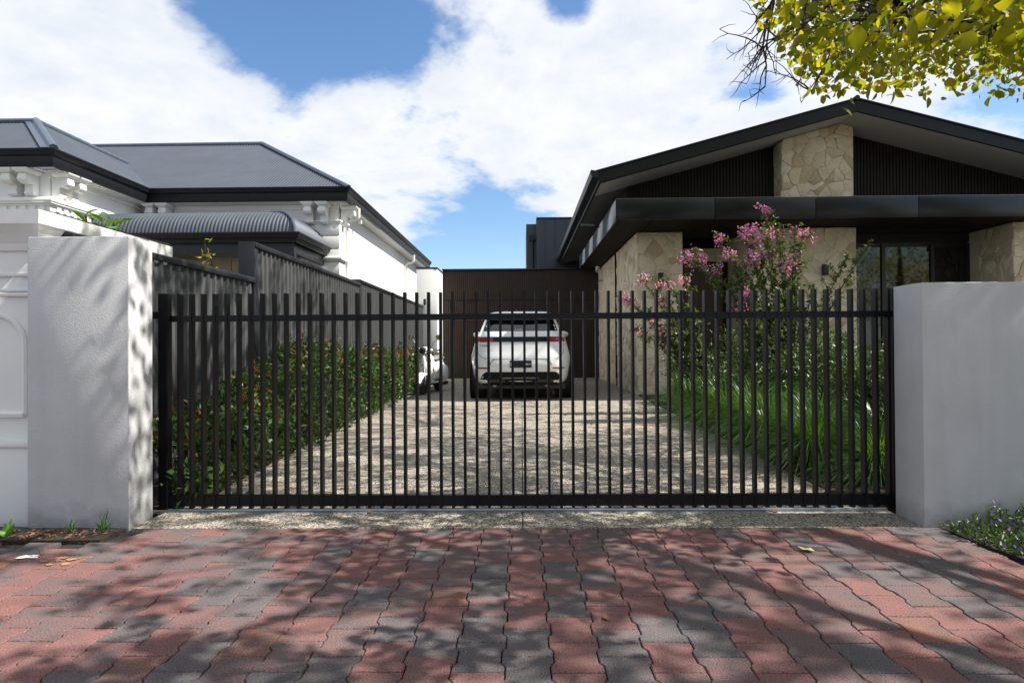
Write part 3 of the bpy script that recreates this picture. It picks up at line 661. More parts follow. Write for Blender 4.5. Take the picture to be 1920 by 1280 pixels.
# canopy
hbox('canopy', M['battenback'], 1.87, 12.5, 11.70, 14.6, 3.54, 3.87); hbox('canopy', M['battenback'], 1.87, 2.6, 14.605, 19.2, 3.54, 3.87)
xs = [1.862, 3.75, 5.68, 7.64, 9.65, 12.5]
for a, b_ in zip(xs, xs[1:]): hbox('fascia_panel', M['panel'], a + .006, b_ - .006, 11.676, 11.699, 3.49, 3.90, bevel=.003)
ys = [11.70, 13.6, 15.5, 17.4, 19.2]
for a, b_ in zip(ys, ys[1:]): hbox('fascia_panel', M['panel'], 1.846, 1.869, a + .006, b_ - .006, 3.49, 3.90, bevel=.003)
s = MB()
for k in range(12): s.box(1.88 + k*.058, 1.918 + k*.058, 11.71, 19.1, 3.505, 3.535)
for k in range(150): s.box(2.60 + k*.058, 2.638 + k*.058, 11.71, 12.98, 3.505, 3.535)
tag(s.build('soffit_slats', M['batten'], house), kind='stuff')
hbox('canopy_flashing', M['galv'], 1.85, 12.5, 11.674, 11.72, 3.902, 3.908)
# gable roof
def slope(x0, z0, x1, z1, name):
    s = MB(); s.prism([(x0, z0), (x1, z1), (x1, z1 - .235), (x0, z0 - .235)], (0, 12.0, 0), (1,0,0), (0,0,1), (0, 12, 0)); s.build(name, M['char'], house)
slope(1.56, 4.54, 6.659, 5.91, 'roof'); slope(6.661, 5.91, 12.6, 4.315, 'roof')
b = MB(); b.prism([(1.50, 4.55), (6.66, 5.936), (12.6, 4.34), (12.6, 4.318), (6.66, 5.913), (1.50, 4.526)], (0, 11.97, 0), (1,0,0), (0,0,1), (0, 12, 0)); b.build('roof_sheet', M['fencecap'], house)
pipe('ridge_cap', [(6.66, 11.96, 5.93), (6.66, 24, 5.93)], .05, M['char'], house)
b = MB()
b.add([(1.60, 12.03, 4.54 - .242), (6.66, 12.03, 5.91 - .246), (6.66, 13.05, 5.91 - .246), (1.60, 13.05, 4.54 - .242)], [(0,1,2,3)]); b.add([(6.66, 12.03, 5.91 - .246), (12.6, 12.03, 4.315 - .242), (12.6, 13.05, 4.315 - .242), (6.66, 13.05, 5.91 - .246)], [(0,1,2,3)])
b.build('gable_soffit', M['soffit'], house)
b = MB(); b.add([(1.60, 13.06, 4.296), (2.56, 13.06, 4.555), (2.56, 23.9, 4.555), (1.60, 23.9, 4.296)], [(0,1,2,3)]); b.build('eave_soffit', M['soffitd'], house)
b = MB(); b.prism([(1.42, 4.42), (1.55, 4.40), (1.555, 4.535), (1.40, 4.56), (1.385, 4.50)], (0, 11.98, 0), (1,0,0), (0,0,1), (0, 12, 0)); b.build('gutter', M['fencecap'], house)
pipe('overflow_pipe', [(1.52, 15.2, 4.12), (1.86, 15.2, 4.10)], .035, M['galv'], house)
hbox('gable_backing', M['battenback'], 2.30, 5.45, 13.03, 13.055, 3.6, 4.45)
b = MB(); b.prism([(2.30, 4.45), (5.45, 4.45), (5.45, soff(5.45) + .05), (2.30, soff(2.30) + .05)], (0, 13.03, 0), (1,0,0), (0,0,1), (0, .02, 0)); b.prism([(6.94, 3.6), (12.4, 3.6), (12.4, soff(12.4) + .05), (6.94, soff(6.94) + .05)], (0, 13.03, 0), (1,0,0), (0,0,1), (0, .02, 0)); b.build('gable_backing', M['battenback'], house)
battens(house, 2.30, 5.45, 13.03, 3.60, lambda x: soff(x) - .004, M['batten'], pitch=.069, w=.048); battens(house, 6.95, 12.4, 13.03, 3.60, lambda x: soff(x) - .004, M['batten'], pitch=.069, w=.048)
b = MB(); b.box(2.28, 2.30, 13.0, 19.4, 3.55, 4.47); b.build('upper_cladding', M['batten'], house)
# fittings on the house
for (x, y, z, lab) in ((2.98, 12.955, 2.50, 'black box wall light on the corner stone pier'), (6.28, 12.585, 2.60, 'black box wall light on the wide stone pier beside the window')):
    l = thing('wall_light', lab, 'wall light', (x, y, z), 'black wall lights'); box('housing', M['black'], l, -.05, .05, -.10, 0, -.11, .11, .005); box('back_plate', M['black'], l, -.035, .035, 0, .03, -.06, .06)
l = thing('wall_light', 'small black wall light on the pale column beside the garage', 'wall light', (-2.93, 18.235, 2.42)); box('housing', M['black'], l, -.035, .035, -.05, .004, -.09, .09, .004); box('lens', M['battenback'], l, -.025, .025, -.054, -.050, -.085, -.05)
def cctv(loc, lab):
    c = thing('security_camera', lab, 'camera', loc); b = MB(); b.tube([(0,0,.10), (0,0,.0)], .06, 14); b.build('base', M['white'], c, smooth=40)
    b = MB(); b.ball((0,0,-.02), .065, .065, .065); b.build('dome', M['white'], c, smooth=True); b = MB(); b.ball((-.02,-.045,-.04), .032, .032, .032); b.build('lens', M['black'], c, smooth=True)
cctv((2.36, 18.6, 3.40), 'white dome camera under the canopy near the garage'); cctv((9.99, 12.02, 3.38), 'white dome camera above the stone pier at the right edge')
tp = thing('garden_tap', 'small pale tap on the stone wall near the garage', 'tap', (2.44, 18.4, 3.02)); pipe('spout', [(.04, 0, .02), (-.06, 0, .02), (-.10, 0, -.05)], .02, M['galv'], tp); pipe('handle', [(-.03, -.05, .06), (-.03, .05, .06)], .012, M['galv'], tp)

# ================================================================== car
car = thing('parked_car', 'white luxury SUV parked facing the garage, seen from behind', 'car', (-.02, 11.66, 0)); car.scale = (1.03, 1, 1.01)
ZS = [.30, .36, .45, .56, .70, .85, .95, 1.05, 1.14, 1.24, 1.34, 1.44, 1.56, 1.66, 1.72, 1.755, 1.775]
HW = [.86, .93, .965, .985, 1.0, 1.005, .985, .955, .925, .895, .83, .79, .745, .70, .655, .58, .40]
YR = [.16, .07, .03, .0, -.015, .0, .03, .05, .065, .08, .13, .22, .36, .47, .50, .62, .95]
YF = [4.80, 4.88, 4.92, 4.94, 4.93, 4.90, 4.80, 4.55, 4.15, 3.72, 3.50, 3.30, 3.06, 2.85, 2.70, 2.5, 2.2]
NX = 6.0
def cp(z): return float(np.interp(z, ZS, HW)), float(np.interp(z, ZS, YR)), float(np.interp(z, ZS, YF))
def yrear(x, z, off=0.0):
    h, a, b = cp(z); t = min(abs(x) / h, .9999); return (a + b)/2 - (b - a)/2 * (1 - t**NX) ** (1/NX) - off
def xside(y, z): h, a, b = cp(z); t = min(abs(y - (a+b)/2) / ((b-a)/2), .9999); return h * (1 - t**NX) ** (1/NX)
zz = [float(z) for z in np.concatenate([np.linspace(.30, 1.66, 34), np.linspace(1.68, 1.775, 7)])]
rr = []
for z in zz:
    h, a, b = cp(z); ring = []
    for k in range(72):
        t = 2*math.pi*k/72; c, s_ = math.cos(t), math.sin(t)
        ring.append((h * math.copysign(abs(c)**(2/NX), c), (a+b)/2 + (b-a)/2 * math.copysign(abs(s_)**(2/NX), s_), z))
    rr.append(ring)
b = MB(); b.rings(rr); body = b.build('body', M['carpaint'], car, smooth=50)
def rear_patch(name, m, prof, off, parent=car, nx=24):       # prof: list of (z, xleft, xright)
    rows = []
    for z, xa, xb in prof: rows.append([(xa + (xb-xa)*i/nx, yrear(xa + (xb-xa)*i/nx, z, off), z) for i in range(nx + 1)])
    b = MB(); b.grid(rows); return b.build(name, m, parent, smooth=60)
rear_patch('rear_window', M['carglass'], [(1.352, -.765, .765), (1.42, -.755, .755), (1.50, -.728, .728), (1.58, -.70, .70), (1.655, -.665, .665)], .006)
b = MB(); b.rings([[(x, .34 - .06*(1 - (x/.66)**2) + dy, 1.66 + dz - .03*(x/.66)**2) for x in np.linspace(-.66, .66, 15)] for dy, dz in ((.20, .05), (.0, .028), (-.01, .0), (.16, -.02))], closed=False, cap=False); b.build('roof_spoiler', M['gloss'], car, smooth=60)
bar_ = rear_patch('light_bar', M['gloss'], [(1.140, -.905, .905), (1.165, -.905, .905), (1.21, -.89, .89), (1.237, -.88, .88)], .008)
for s_ in (-1, 1): rear_patch('tail_light', M['red'], [(1.152, *sorted((s_*.905, s_*.53))), (1.19, *sorted((s_*.90, s_*.52))), (1.226, *sorted((s_*.885, s_*.52)))], .013, car, 10)
for s_ in (-1, 1): rear_patch('reflector', M['red'], [(.622, *sorted((s_*.60, s_*.83))), (.648, *sorted((s_*.60, s_*.83)))], .008, car, 8)
rear_patch('diffuser', M['matt'], [(.301, -.78, .78), (.335, -.80, .80), (.42, -.77, .77), (.50, -.73, .73), (.545, -.69, .69), (.56, -.66, .66)], .010)
rear_patch('diffuser_blade', M['alloy'], [(.435, -.34, .34), (.455, -.34, .34)], .02, car, 8)
rear_patch('diffuser_slot', M['black'], [(.36, -.62, -.30), (.42, -.60, -.30)], .018, car, 8); rear_patch('diffuser_slot', M['black'], [(.36, .30, .62), (.42, .30, .60)], .018, car, 8)
def rline(name, pts, r=.006, m=M['black']): b = MB(); b.tube([(x, yrear(x, z, .001), z) for x, z in pts], r, 6); return b.build(name, m, car, smooth=True)
rline('tailgate_seam', [(-.82, 1.10), (-.81, .92), (-.76, .86), (-.68, .815), (-.5, .81), (.5, .81), (.68, .815), (.76, .86), (.81, .92), (.82, 1.10)], .004)
rline('plate_recess_edge', [(-.58, .70), (-.545, .77), (-.49, .808), (.49, .808), (.545, .77), (.58, .70)], .005); rline('crease', [(-.55, .995), (.55, .995)], .004, M['carpaint'])
pl = MB(); pl.box(-.205, .205, yrear(0, .71) - .022, yrear(0, .71) - .004, .645, .782); plt = pl.build('number_plate', M['plate'], car, bevel=.004)
for k, (x, w, h) in enumerate(((-.165, .05, .07), (-.10, .04, .06), (-.03, .05, .07), (.04, .05, .065), (.11, .05, .03), (.165, .035, .02))):
    b = MB(); b.box(x - w/2, x + w/2, yrear(0, .71) - .0245, yrear(0, .71) - .0225, .712 - h/2, .712 + h/2); b.build('character', M['platel'] if k in (0, 4, 5) else M['battenback'], plt)
def text(word, size, loc, m, parent, rot=(R(90), 0, 0)):
    cu = bpy.data.curves.new('lettering', 'FONT'); cu.body = word; cu.size = size; cu.extrude = .002; cu.align_x = 'CENTER'
    t = bpy.data.objects.new('tmp', cu); COL.objects.link(t); dg = bpy.context.evaluated_depsgraph_get(); me = bpy.data.meshes.new_from_object(t.evaluated_get(dg))
    bpy.data.objects.remove(t); me.materials.clear(); me.materials.append(m); o = link('lettering', me, parent, loc); o.rotation_euler = rot; return o
o = text('SPORT', .052, (-.655, yrear(-.65, 1.07) - .012, 1.055), M['black'], car); o.scale = (1.5, 1, 1)
for k in range(7): 
    b = MB(); x = .0 + (k - 3) * .022 - .03; b.box(x - .007, x + .007, yrear(0, 1.375) - .009, yrear(0, 1.375) - .006, 1.366, 1.366 + (.018 if k % 2 else .024)); b.build('glass_sticker', M['paintw'], car)
for x in (-.085, .06):
    b = MB(); b.rings([[(x - .02, 1.0, 1.765), (x + .02, 1.0, 1.765), (x + .02, 1.14, 1.765), (x - .02, 1.14, 1.765)], [(x - .008, 1.06, 1.835), (x + .008, 1.06, 1.835), (x + .008, 1.12, 1.835), (x - .008, 1.12, 1.835)]]); b.build('roof_antenna', M['black'], car)
for s_ in (-1, 1):
    rows = [[(s_ * (xside(y, z) + .005), y, z) for y in np.linspace(ya, yb, 16)] for z, ya, yb in ((1.345, .75, 3.28), (1.45, .80, 3.1), (1.56, .92, 2.88), (1.64, 1.05, 2.72))]
    b = MB(); b.grid(rows); b.build('side_window', M['carglass'], car, smooth=60)
    b = MB(); b.ball((s_ * 1.03, 3.22, 1.34), .11, .06, .075); b.build('mirror', M['carpaint'], car, smooth=True)
    for y in (.98, 3.95):
        w = bpy.data.objects.new('wheel', None); COL.objects.link(w); w.parent = car; w.location = (s_ * .845, y, .375)
        b = MB(); b.rings([[(xx, r*math.cos(t), r*math.sin(t)) for t in [2*math.pi*k/32 for k in range(32)]] for xx, r in ((-.15, .27), (-.15, .35), (-.12, .372), (.12, .372), (.15, .35), (.15, .27))]); b.build('tyre', M['tyre'], w, smooth=40)
        b = MB(); b.tube([(s_*.10, 0, 0), (s_*.152, 0, 0)], .05, 12)
        for k in range(5): t = 2*math.pi*k/5; b.tube([(s_*.145, .04*math.cos(t), .04*math.sin(t)), (s_*.15, .265*math.cos(t), .265*math.sin(t))], [.03, .022], 6)
        b.build('rim', M['alloy'], w)
        b = MB(); b.tube([(s_*1.0, y, .375), (s_*1.008, y, .375)], .43, 32); b.build('wheel_arch', M['black'], car)
b = MB(); b.box(-.86, .86, .35, 4.6, .22, .32); b.build('underbody', M['black'], car)
b = MB(); b.tube([(-.5, .2, .30), (-.5, .5, .28)], .04, 10); b.tube([(.5, .2, .30), (.5, .5, .28)], .04, 10); b.build('exhaust', M['alloy'], car)

# ================================================================== scooter (front towards the gate)
sc = thing('scooter', 'white retro motor scooter with round mirrors parked beside the hedge', 'scooter', (-2.14, 14.0, 0), rz=R(-9))
# local axes: -Y is forward, +Y tail
def ell_loft(name, secs, m, n=16):          # secs: (y, z, rx, rz)
    b = MB(); b.rings([[(rx*math.cos(t), y, z + rz*math.sin(t)) for t in [2*math.pi*k/n for k in range(n)]] for y, z, rx, rz in secs]); return b.build(name, m, sc, smooth=60)
def wheel(y, turn=0.0):
    w = bpy.data.objects.new('wheel', None); COL.objects.link(w); w.parent = sc; w.location = (0, y, .215); w.rotation_euler = (0, 0, turn)
    b = MB(); b.rings([[(xx, r*math.cos(t), r*math.sin(t)) for t in [2*math.pi*k/28 for k in range(28)]] for xx, r in ((-.045, .14), (-.055, .18), (-.03, .213), (.03, .213), (.055, .18), (.045, .14))]); b.build('tyre', M['tyre'], w, smooth=40)
    b = MB(); b.tube([(-.05, 0, 0), (.05, 0, 0)], .045, 12)
    for k in range(5): t = 2*math.pi*k/5; b.tube([(0, .03*math.cos(t), .03*math.sin(t)), (0, .15*math.cos(t), .15*math.sin(t))], [.028, .02], 6)
    b.build('rim', M['alloy'], w)
wheel(-.62, R(-22)); wheel(.62)
b = MB()
rows = []
for z, hw_, y0 in ((.24, .12, -.36), (.34, .20, -.42), (.50, .235, -.45), (.68, .225, -.44), (.82, .17, -.42), (.92, .10, -.40)):
    rows.append([(hw_*u, y0 + .13*abs(u)**2.2, z) for u in np.linspace(-1, 1, 15)])
rows += [[(p[0]*.97, p[1] + .025, p[2]) for p in r] for r in reversed(rows)]
b.grid(rows); b.build('leg_shield', M['scoot'], sc, smooth=60)
ell_loft('horn_cover', [(-.50, .72, .015, .12), (-.49, .72, .04, .17), (-.45, .70, .07, .22)], M['scoot'])
b = MB(); b.rings([[(rx*math.cos(t), -.62 + .27*math.sin(a), .20 + .27*math.cos(a) + .05*math.sin(t)*0) for t in [math.pi*k/8 for k in range(9)]] for a, rx in [(x, .085*math.cos(x*.62)) for x in np.linspace(-1.25, 1.35, 13)]], closed=False, cap=False)
rows = []
for a in np.linspace(-1.35, 1.45, 15):
    wv = .10 * math.cos(a*.75) + .01; rows.append([(wv*u, -.62 + (.285 - .05*u*u)*math.sin(a), .215 + (.285 - .06*u*u)*math.cos(a)) for u in np.linspace(-1, 1, 9)])
b = MB(); b.grid(rows); b.build('front_fender', M['scoot'], sc, smooth=60)
pipe('fork', [(.075, -.62, .215), (.075, -.56, .42), (.02, -.50, .52), (0, -.40, .90)], .025, M['alloy'], sc)
b = MB(); b.rings([[(w*u, y, z) for u, z in ((-1, .235), (1, .235), (1, .275), (-1, .275))] for y, w in ((-.40, .16), (-.1, .18), (.15, .17))]); b.build('floorboard', M['scoot'], sc)
ell_loft('tail_body', [(.08, .46, .09, .18), (.16, .50, .15, .24), (.32, .52, .20, .26), (.55, .52, .225, .25), (.78, .50, .19, .21), (.95, .47, .11, .14), (1.02, .46, .03, .05)], M['scoot'])
for s_ in (-1, 1):
    b = MB(); b.ball((s_*.19, .56, .44), .075, .30, .20, 16, 10); b.build('side_cowl', M['scoot'], sc, smooth=True)
ell_loft('seat', [(.06, .76, .06, .03), (.12, .77, .13, .055), (.35, .785, .155, .06), (.60, .80, .155, .065), (.80, .80, .12, .05), (.86, .80, .05, .02)], M['seat'])
hb = MB(); hb.rings([[(x, -.42 + ry*math.cos(t) + .10*abs(x), .985 + rz*math.sin(t)) for t in [2*math.pi*k/12 for k in range(12)]] for x, ry, rz in ((-.20, .03, .025), (-.13, .06, .05), (-.06, .10, .075), (0, .11, .085), (.06, .10, .075), (.13, .06, .05), (.20, .03, .025))]); hb.build('headset', M['scoot'], sc, smooth=60)
b = MB(); b.tube([(0, -.47, .985), (0, -.545, .98)], [.085, .08], 18); b.build('headlight_rim', M['chrome'], sc, smooth=40); b = MB(); b.ball((0, -.54, .98), .072, .025, .072, 16, 8); b.build('headlight', M['carglass'], sc, smooth=True)
for s_ in (-1, 1):
    pipe('grip', [(s_*.20, -.40, .985), (s_*.35, -.34, .985)], .018, M['black'], sc); pipe('brake_lever', [(s_*.18, -.45, .98), (s_*.34, -.40, .975)], .007, M['chrome'], sc)
    st = pipe('mirror_stem', [(s_*.14, -.40, 1.02), (s_*.22, -.38, 1.16), (s_*.29, -.37, 1.24)], .008, M['chrome'], sc)
    b = MB(); b.tube([(s_*.32, -.385, 1.275), (s_*.325, -.355, 1.28)], .062, 18); b.build('mirror', M['chrome'], sc, smooth=40)
    b = MB(); b.ball((s_*.215, -.41, .55), .012, .03, .05); b.build('indicator', M['alloy'], sc, smooth=True)
pipe('stand', [(.12, .22, .24), (.18, .26, .01)], .014, M['black'], sc); pipe('stand', [(-.12, .22, .24), (-.18, .26, .01)], .014, M['black'], sc)
b = MB(); b.box(-.10, .10, .25, .75, .16, .30); b.build('engine', M['black'], sc, bevel=.02); pipe('exhaust', [(.13, .35, .17), (.16, .85, .19)], .045, M['black'], sc)

# ================================================================== planting
def rand_dirs(n, up=.4):
    d = rng.normal(size=(n, 3)); d[:, 2] += up; return unit(d)
# hedge along the fence
hedge = thing('hedge', 'glossy green hedge with reddish tips along the dark fence', 'hedge', (-2.7, 3.95, 0))
hy = np.array([.1, .8, 1.6, 2.4, 3.1, 4.2, 6.0, 9.5, 12.0, 14.0]); hh = np.array([.42, .50, .62, .86, 1.04, .95, .88, .90, .88, .80])
def hedge_pts(n, shell=.55):
    y = rng.uniform(.02, 14.0, n); h = np.interp(y, hy, hh) * (1 + .10*np.sin(y*4.3) + .07*np.sin(y*9.1 + 1)); e = np.interp(y, [0, 1.05, 8.55, 14], [.40, .38, .06, .02])
    a = rng.uniform(0, 1, n); t = rng.uniform(0, 1, n)
    xw = .34 + .05*np.sin(y*6.0) ; cx = -.02 + e*.5 - .05
    side = rng.uniform(0, 1, n) < .55
    x = np.where(side, cx + xw*(.75 + .35*rng.uniform(size=n)) * (1 - .35*t**3), cx + xw*rng.uniform(-1, 1, n))
    z = np.where(side, h*(.06 + .94*t), h*(.86 + .18*rng.uniform(size=n)*(1 - ((x-cx)/xw)**2)))
    return np.stack([x, y, z], 1)
C_ = hedge_pts(820); P = np.concatenate([C_[rng.integers(0, 820, 17000)] + rng.normal(size=(17000, 3))*np.array([.055, .075, .06]), hedge_pts(6000) - np.array([.06, 0, 0])]); P[:, 2] = np.maximum(P[:, 2], .03)
D = rand_dirs(len(P), .6); D[:, 0] += .4; o = leaves('foliage', P, D, .085, .034, M['hedgeleaf'], hedge, 'thin'); tag(o, kind='stuff')
S_ = hedge_pts(900); S_ = S_[S_[:, 2] > .8*np.interp(S_[:, 1], hy, hh)][:130]; hp, hd = [], []
for q_ in S_:
    ln_ = rng.uniform(.06, .22); dv_ = unit(np.array([rng.normal()*.35, rng.normal()*.35, 1.0]))
    for u_ in np.linspace(0, 1, 9): hp.append(q_ + dv_*ln_*u_); hd.append(dv_*.6 + rng.normal(size=3)*.6)
tag(leaves('shoots', np.array(hp), np.array(hd), .075, .026, M['hedgetip'], hedge, 'thin'), kind='stuff')
P = hedge_pts(1300); P = P[P[:, 2] > .55*np.interp(P[:, 1], hy, hh)] + np.array([.02, 0, .03]); o = leaves('red_tips', P, rand_dirs(len(P), 1.2), .075, .028, M['hedgetip'], hedge, 'thin'); tag(o, kind='stuff')
s = MB()
for k in range(34):
    y = .15 + k*.41; x = rng.uniform(-.1, .12) + np.interp(y, [0, 8, 14], [.1, -.02, -.05])
    s.tube([(x, y, 0), (x + rng.uniform(-.05, .05), y + rng.uniform(-.06, .06), .3), (x + rng.uniform(-.1, .1), y + rng.uniform(-.1, .1), .75*np.interp(y, hy, hh))], [.014, .011, .006], 5)
tag(s.build('stems', M['bark'], hedge), kind='stuff'); 
# strappy grass tufts along the right bed
def tuft_mesh(seed, n=950, L=.80):
    r = np.random.default_rng(seed); a = r.uniform(0, 2*np.pi, n); lean = r.uniform(.25, 1.15, n)**.7; ln = L*r.uniform(.6, 1.15, n); w = r.uniform(.0035, .006, n)
    d = np.stack([np.cos(a), np.sin(a)], 1); base = np.stack([d[:, 0]*.07*r.uniform(0, 1, n), d[:, 1]*.07*r.uniform(0, 1, n), np.zeros(n)], 1); side = np.stack([-d[:, 1], d[:, 0], np.zeros(n)], 1)
    K = 6; V = np.zeros((n, K, 2, 3))
    for k in range(K):
        t = k/(K-1); out = ln*lean*(t*.45 + t*t*.55); up = ln*(t*(1.12 - .32*lean) - (t**2.4)*lean*.80)
        c = base + np.concatenate([d*out[:, None], np.maximum(up, .015*t)[:, None]], 1); ww = (w*(1 - t**2*.92))[:, None]
        V[:, k, 0] = c - side*ww; V[:, k, 1] = c + side*ww
    q = np.arange(K-1)*2; F = np.stack([q, q+1, q+3, q+2], 1)[None] + (np.arange(n)*K*2)[:, None, None]
    return V.reshape(-1, 3), F.reshape(-1, 4)
tm = []
for k in range(3): 
    V, F = tuft_mesh(50 + k); oo = np_mesh('blades', V, F, M['grass']); tm.append(oo.data); bpy.data.objects.remove(oo)
tl = [(2.78,4.75,.85,'nearest the gate and the right wall'),(3.15,5.05,1.0,'second nearest the gate, beside the right wall'),(2.52,5.25,.95,'at the driveway edge just behind the gate'),(2.75,5.65,1.1,'third along the driveway edge from the gate'),(2.58,6.3,1.12,'fourth along the driveway edge from the gate'),
      (2.70,7.05,1.15,'fifth along the driveway edge from the gate'),(2.66,7.9,1.15,'in the middle of the driveway edge'),(2.78,8.8,1.15,'third from the far end of the driveway edge'),(2.80,9.8,1.1,'second from the far end of the driveway edge'),(2.92,10.9,1.0,'farthest from the gate, against the stone corner'),
      (3.3,5.5,1.1,'in the second row behind the gate'),(3.35,6.6,1.15,'in the second row below the dark shrubs'),(3.4,7.8,1.1,'in the second row below the pink flowers')]
for k, (x, y, s_, lab) in enumerate(tl):
    t = thing('grass_clump', 'arching green strappy grass clump ' + lab, 'grass clump', (x, y, .01), 'strappy grass clumps in the right bed', rz=k*1.3); t.scale = (s_, s_, s_*1.05); link('blades', tm[k % 3], t)
# dark shrubs in the right bed
def shrub(name, label, loc, rx, ry, h, n, m, L=.072, Wd=.038, seed=0, group=None, base=.12):
    t = thing(name, label, 'shrub', loc, group); r = np.random.default_rng(seed + 400)
    nb = 16; bs = MB(); pts = []
    for k in range(nb):
        a = r.uniform(0, 2*np.pi); q = r.uniform(.3, 1)**.6; ex, ey = rx*q*np.cos(a), ry*q*np.sin(a); ez = h*(base + (1-base)*r.uniform(.45, 1.0)*math.sqrt(max(.05, 1 - .55*q*q)))
        p0 = np.array([r.uniform(-.06, .06), r.uniform(-.06, .06), 0]); p1 = np.array([ex*.45, ey*.45, ez*.55]); p2 = np.array([ex, ey, ez]); bs.tube([p0, p1, p2], [.016, .010, .004], 5)
        m_ = n // nb; tt = r.uniform(.30, 1.0, m_)[:, None]; c = np.where(tt < .5, p0 + (p1-p0)*tt*2, p1 + (p2-p1)*(tt-.5)*2); pts.append(c + r.normal(size=(m_, 3))*.085*(rx+ry)*np.array([1, 1, .8]))
    tag(bs.build('stems', M['bark'], t), kind='stuff'); P = np.concatenate(pts); P[:, 2] = np.maximum(P[:, 2], .03)
    tag(leaves('foliage', P, rand_dirs(len(P), .35), L, Wd, m, t), kind='stuff'); return t
SG = 'dark leafy shrubs in the right bed'
shrub('shrub', 'dark leafy shrub below the tall flowering myrtle', (3.55, 9.0, 0), .65, .6, 1.45, 4600, M['darkleaf'], seed=1, group=SG)
shrub('shrub', 'dark leafy shrub between the myrtle and the right wall', (4.15, 7.9, 0), .6, .6, 1.40, 4600, M['darkleaf'], seed=2, group=SG)
shrub('shrub', 'low dark shrub at the stone house corner', (3.25, 11.2, 0), .6, .6, 1.15, 3600, M['darkleaf'], seed=3, group=SG)
shrub('shrub', 'dark shrub rising behind the right end of the gate', (3.35, 5.25, 0), .32, .4, 1.30, 3000, M['darkleaf'], seed=4, group=SG)
shrub('shrub', 'broad leafy shrub between the two myrtles', (3.25, 8.1, 0), .6, .5, 1.25, 3800, M['darkleaf'], seed=12, group=SG)
shrub('shrub', 'leafy shrub against the right wall behind the grass', (3.75, 6.6, 0), .5, .5, 1.25, 3400, M['darkleaf'], seed=13, group=SG)
shrub('shrub', 'leafy shrub in front of the wide stone pier', (4.75, 9.6, 0), .6, .5, 1.30, 3800, M['darkleaf'], seed=6, group=SG)
# flowering myrtles
def myrtle(label, base, clusters, m, seed, extra=()):
    t = thing('crepe_myrtle', label, 'flowering tree', (*base, 0), 'flowering myrtles'); r = np.random.default_rng(seed); bs = MB(); LP, LD = [], []
    for ci, c in enumerate(list(clusters) + list(extra)):
        e = np.array(c) - np.array([*base, 0]); r0 = np.array([r.uniform(-.12, .12), r.uniform(-.12, .12), 0]); k1 = r0 + (e - r0)*.42 + np.array([0, 0, .22*e[2]]) * (1 if e[2] > .8 else .4); n = 9; path = []
        for i in range(n): u_ = i/(n-1); path.append((1-u_)**2*r0 + 2*u_*(1-u_)*k1 + u_*u_*e)
        bs.tube(path, [.017*(1 - .82*i/(n-1)) for i in range(n)], 5)
        for i in range(2, n):
            for q in range(26):
                b_ = path[i-1] + (path[i]-path[i-1])*r.uniform(); LP.append(b_ + r.normal(size=3)*.012); dd_ = r.normal(size=3); dd_[2] += .3; LD.append(dd_)
            if i > 2:
                for _ in range(2):   # side twig
                    d = unit(r.normal(size=3) + np.array([0, 0, .5])); tw = path[i]; ln = r.uniform(.10, .24); bs.tube([tw, tw + d*ln], [.004, .002], 4)
                    for q in range(13): LP.append(tw + d*ln*r.uniform(.15, 1)); dd_ = r.normal(size=3); LD.append(dd_)
        if ci < len(clusters):
            s_ = r.uniform(.045, .085); n_ = 85; pp = unit(r.normal(size=(n_, 3)))*np.array([s_, s_, s_*1.25])*r.uniform(.25, 1, (n_, 1))**.5 + e + np.array([0, 0, s_*.3])
            lump = r.normal(size=(5, 3))*s_*.75; pp = pp + lump[r.integers(0, 5, n_)]
            fm = m if not isinstance(m, tuple) else m[ci % 2]; leaves('flower_cluster', pp, rand_dirs(n_, .2), .036, .034, fm, t, 'leaf', 0)['kind'] = 'stuff'
    tag(bs.build('stems', M['bark'], t), kind='stuff'); tag(leaves('foliage', np.array(LP), np.array(LD), .066, .036, M['myrtleleaf'], t), kind='stuff')
myrtle('tall crepe myrtle with mauve flower heads in front of the canopy', (3.75, 8.6),
       [(2.38,8.4,2.27),(2.52,8.5,2.22),(2.76,8.4,2.52),(2.87,8.3,2.28),(3.14,8.5,2.60),(3.22,8.6,2.66),(3.32,8.5,2.48),(3.21,8.4,2.25),(3.12,8.5,2.16),(3.46,8.6,2.95),(3.51,8.5,2.33),(3.40,8.4,2.62),(3.93,8.7,2.66),(4.02,8.7,2.58),(3.89,8.6,2.18),(2.68,8.4,2.07),(3.7,8.5,2.10),(3.1,8.3,1.73),(2.99,8.3,1.45)], M['petal'], 5,
       [(3.65,8.6,2.75),(3.8,8.8,2.4),(4.6,8.6,2.25),(4.9,8.6,2.42),(3.0,8.5,1.9),(4.1,8.4,1.6),(3.4,8.2,1.3),(3.3,8.8,2.0),(4.3,8.9,1.9)])
myrtle('shorter crepe myrtle with pink flower heads over the driveway', (2.95, 9.6),
       [(1.66,9.4,1.77),(1.74,9.5,1.70),(1.91,9.4,2.06),(2.16,9.5,1.94),(2.33,9.5,2.02),(2.2,9.5,1.73),(1.82,9.4,1.31),(2.07,9.4,1.40),(2.62,9.6,2.04),(2.18,9.4,1.18)], M['pink'], 9, [(2.5,9.5,1.8),(2.3,9.3,1.5),(2.7,9.4,1.6),(2.4,9.7,1.1)])
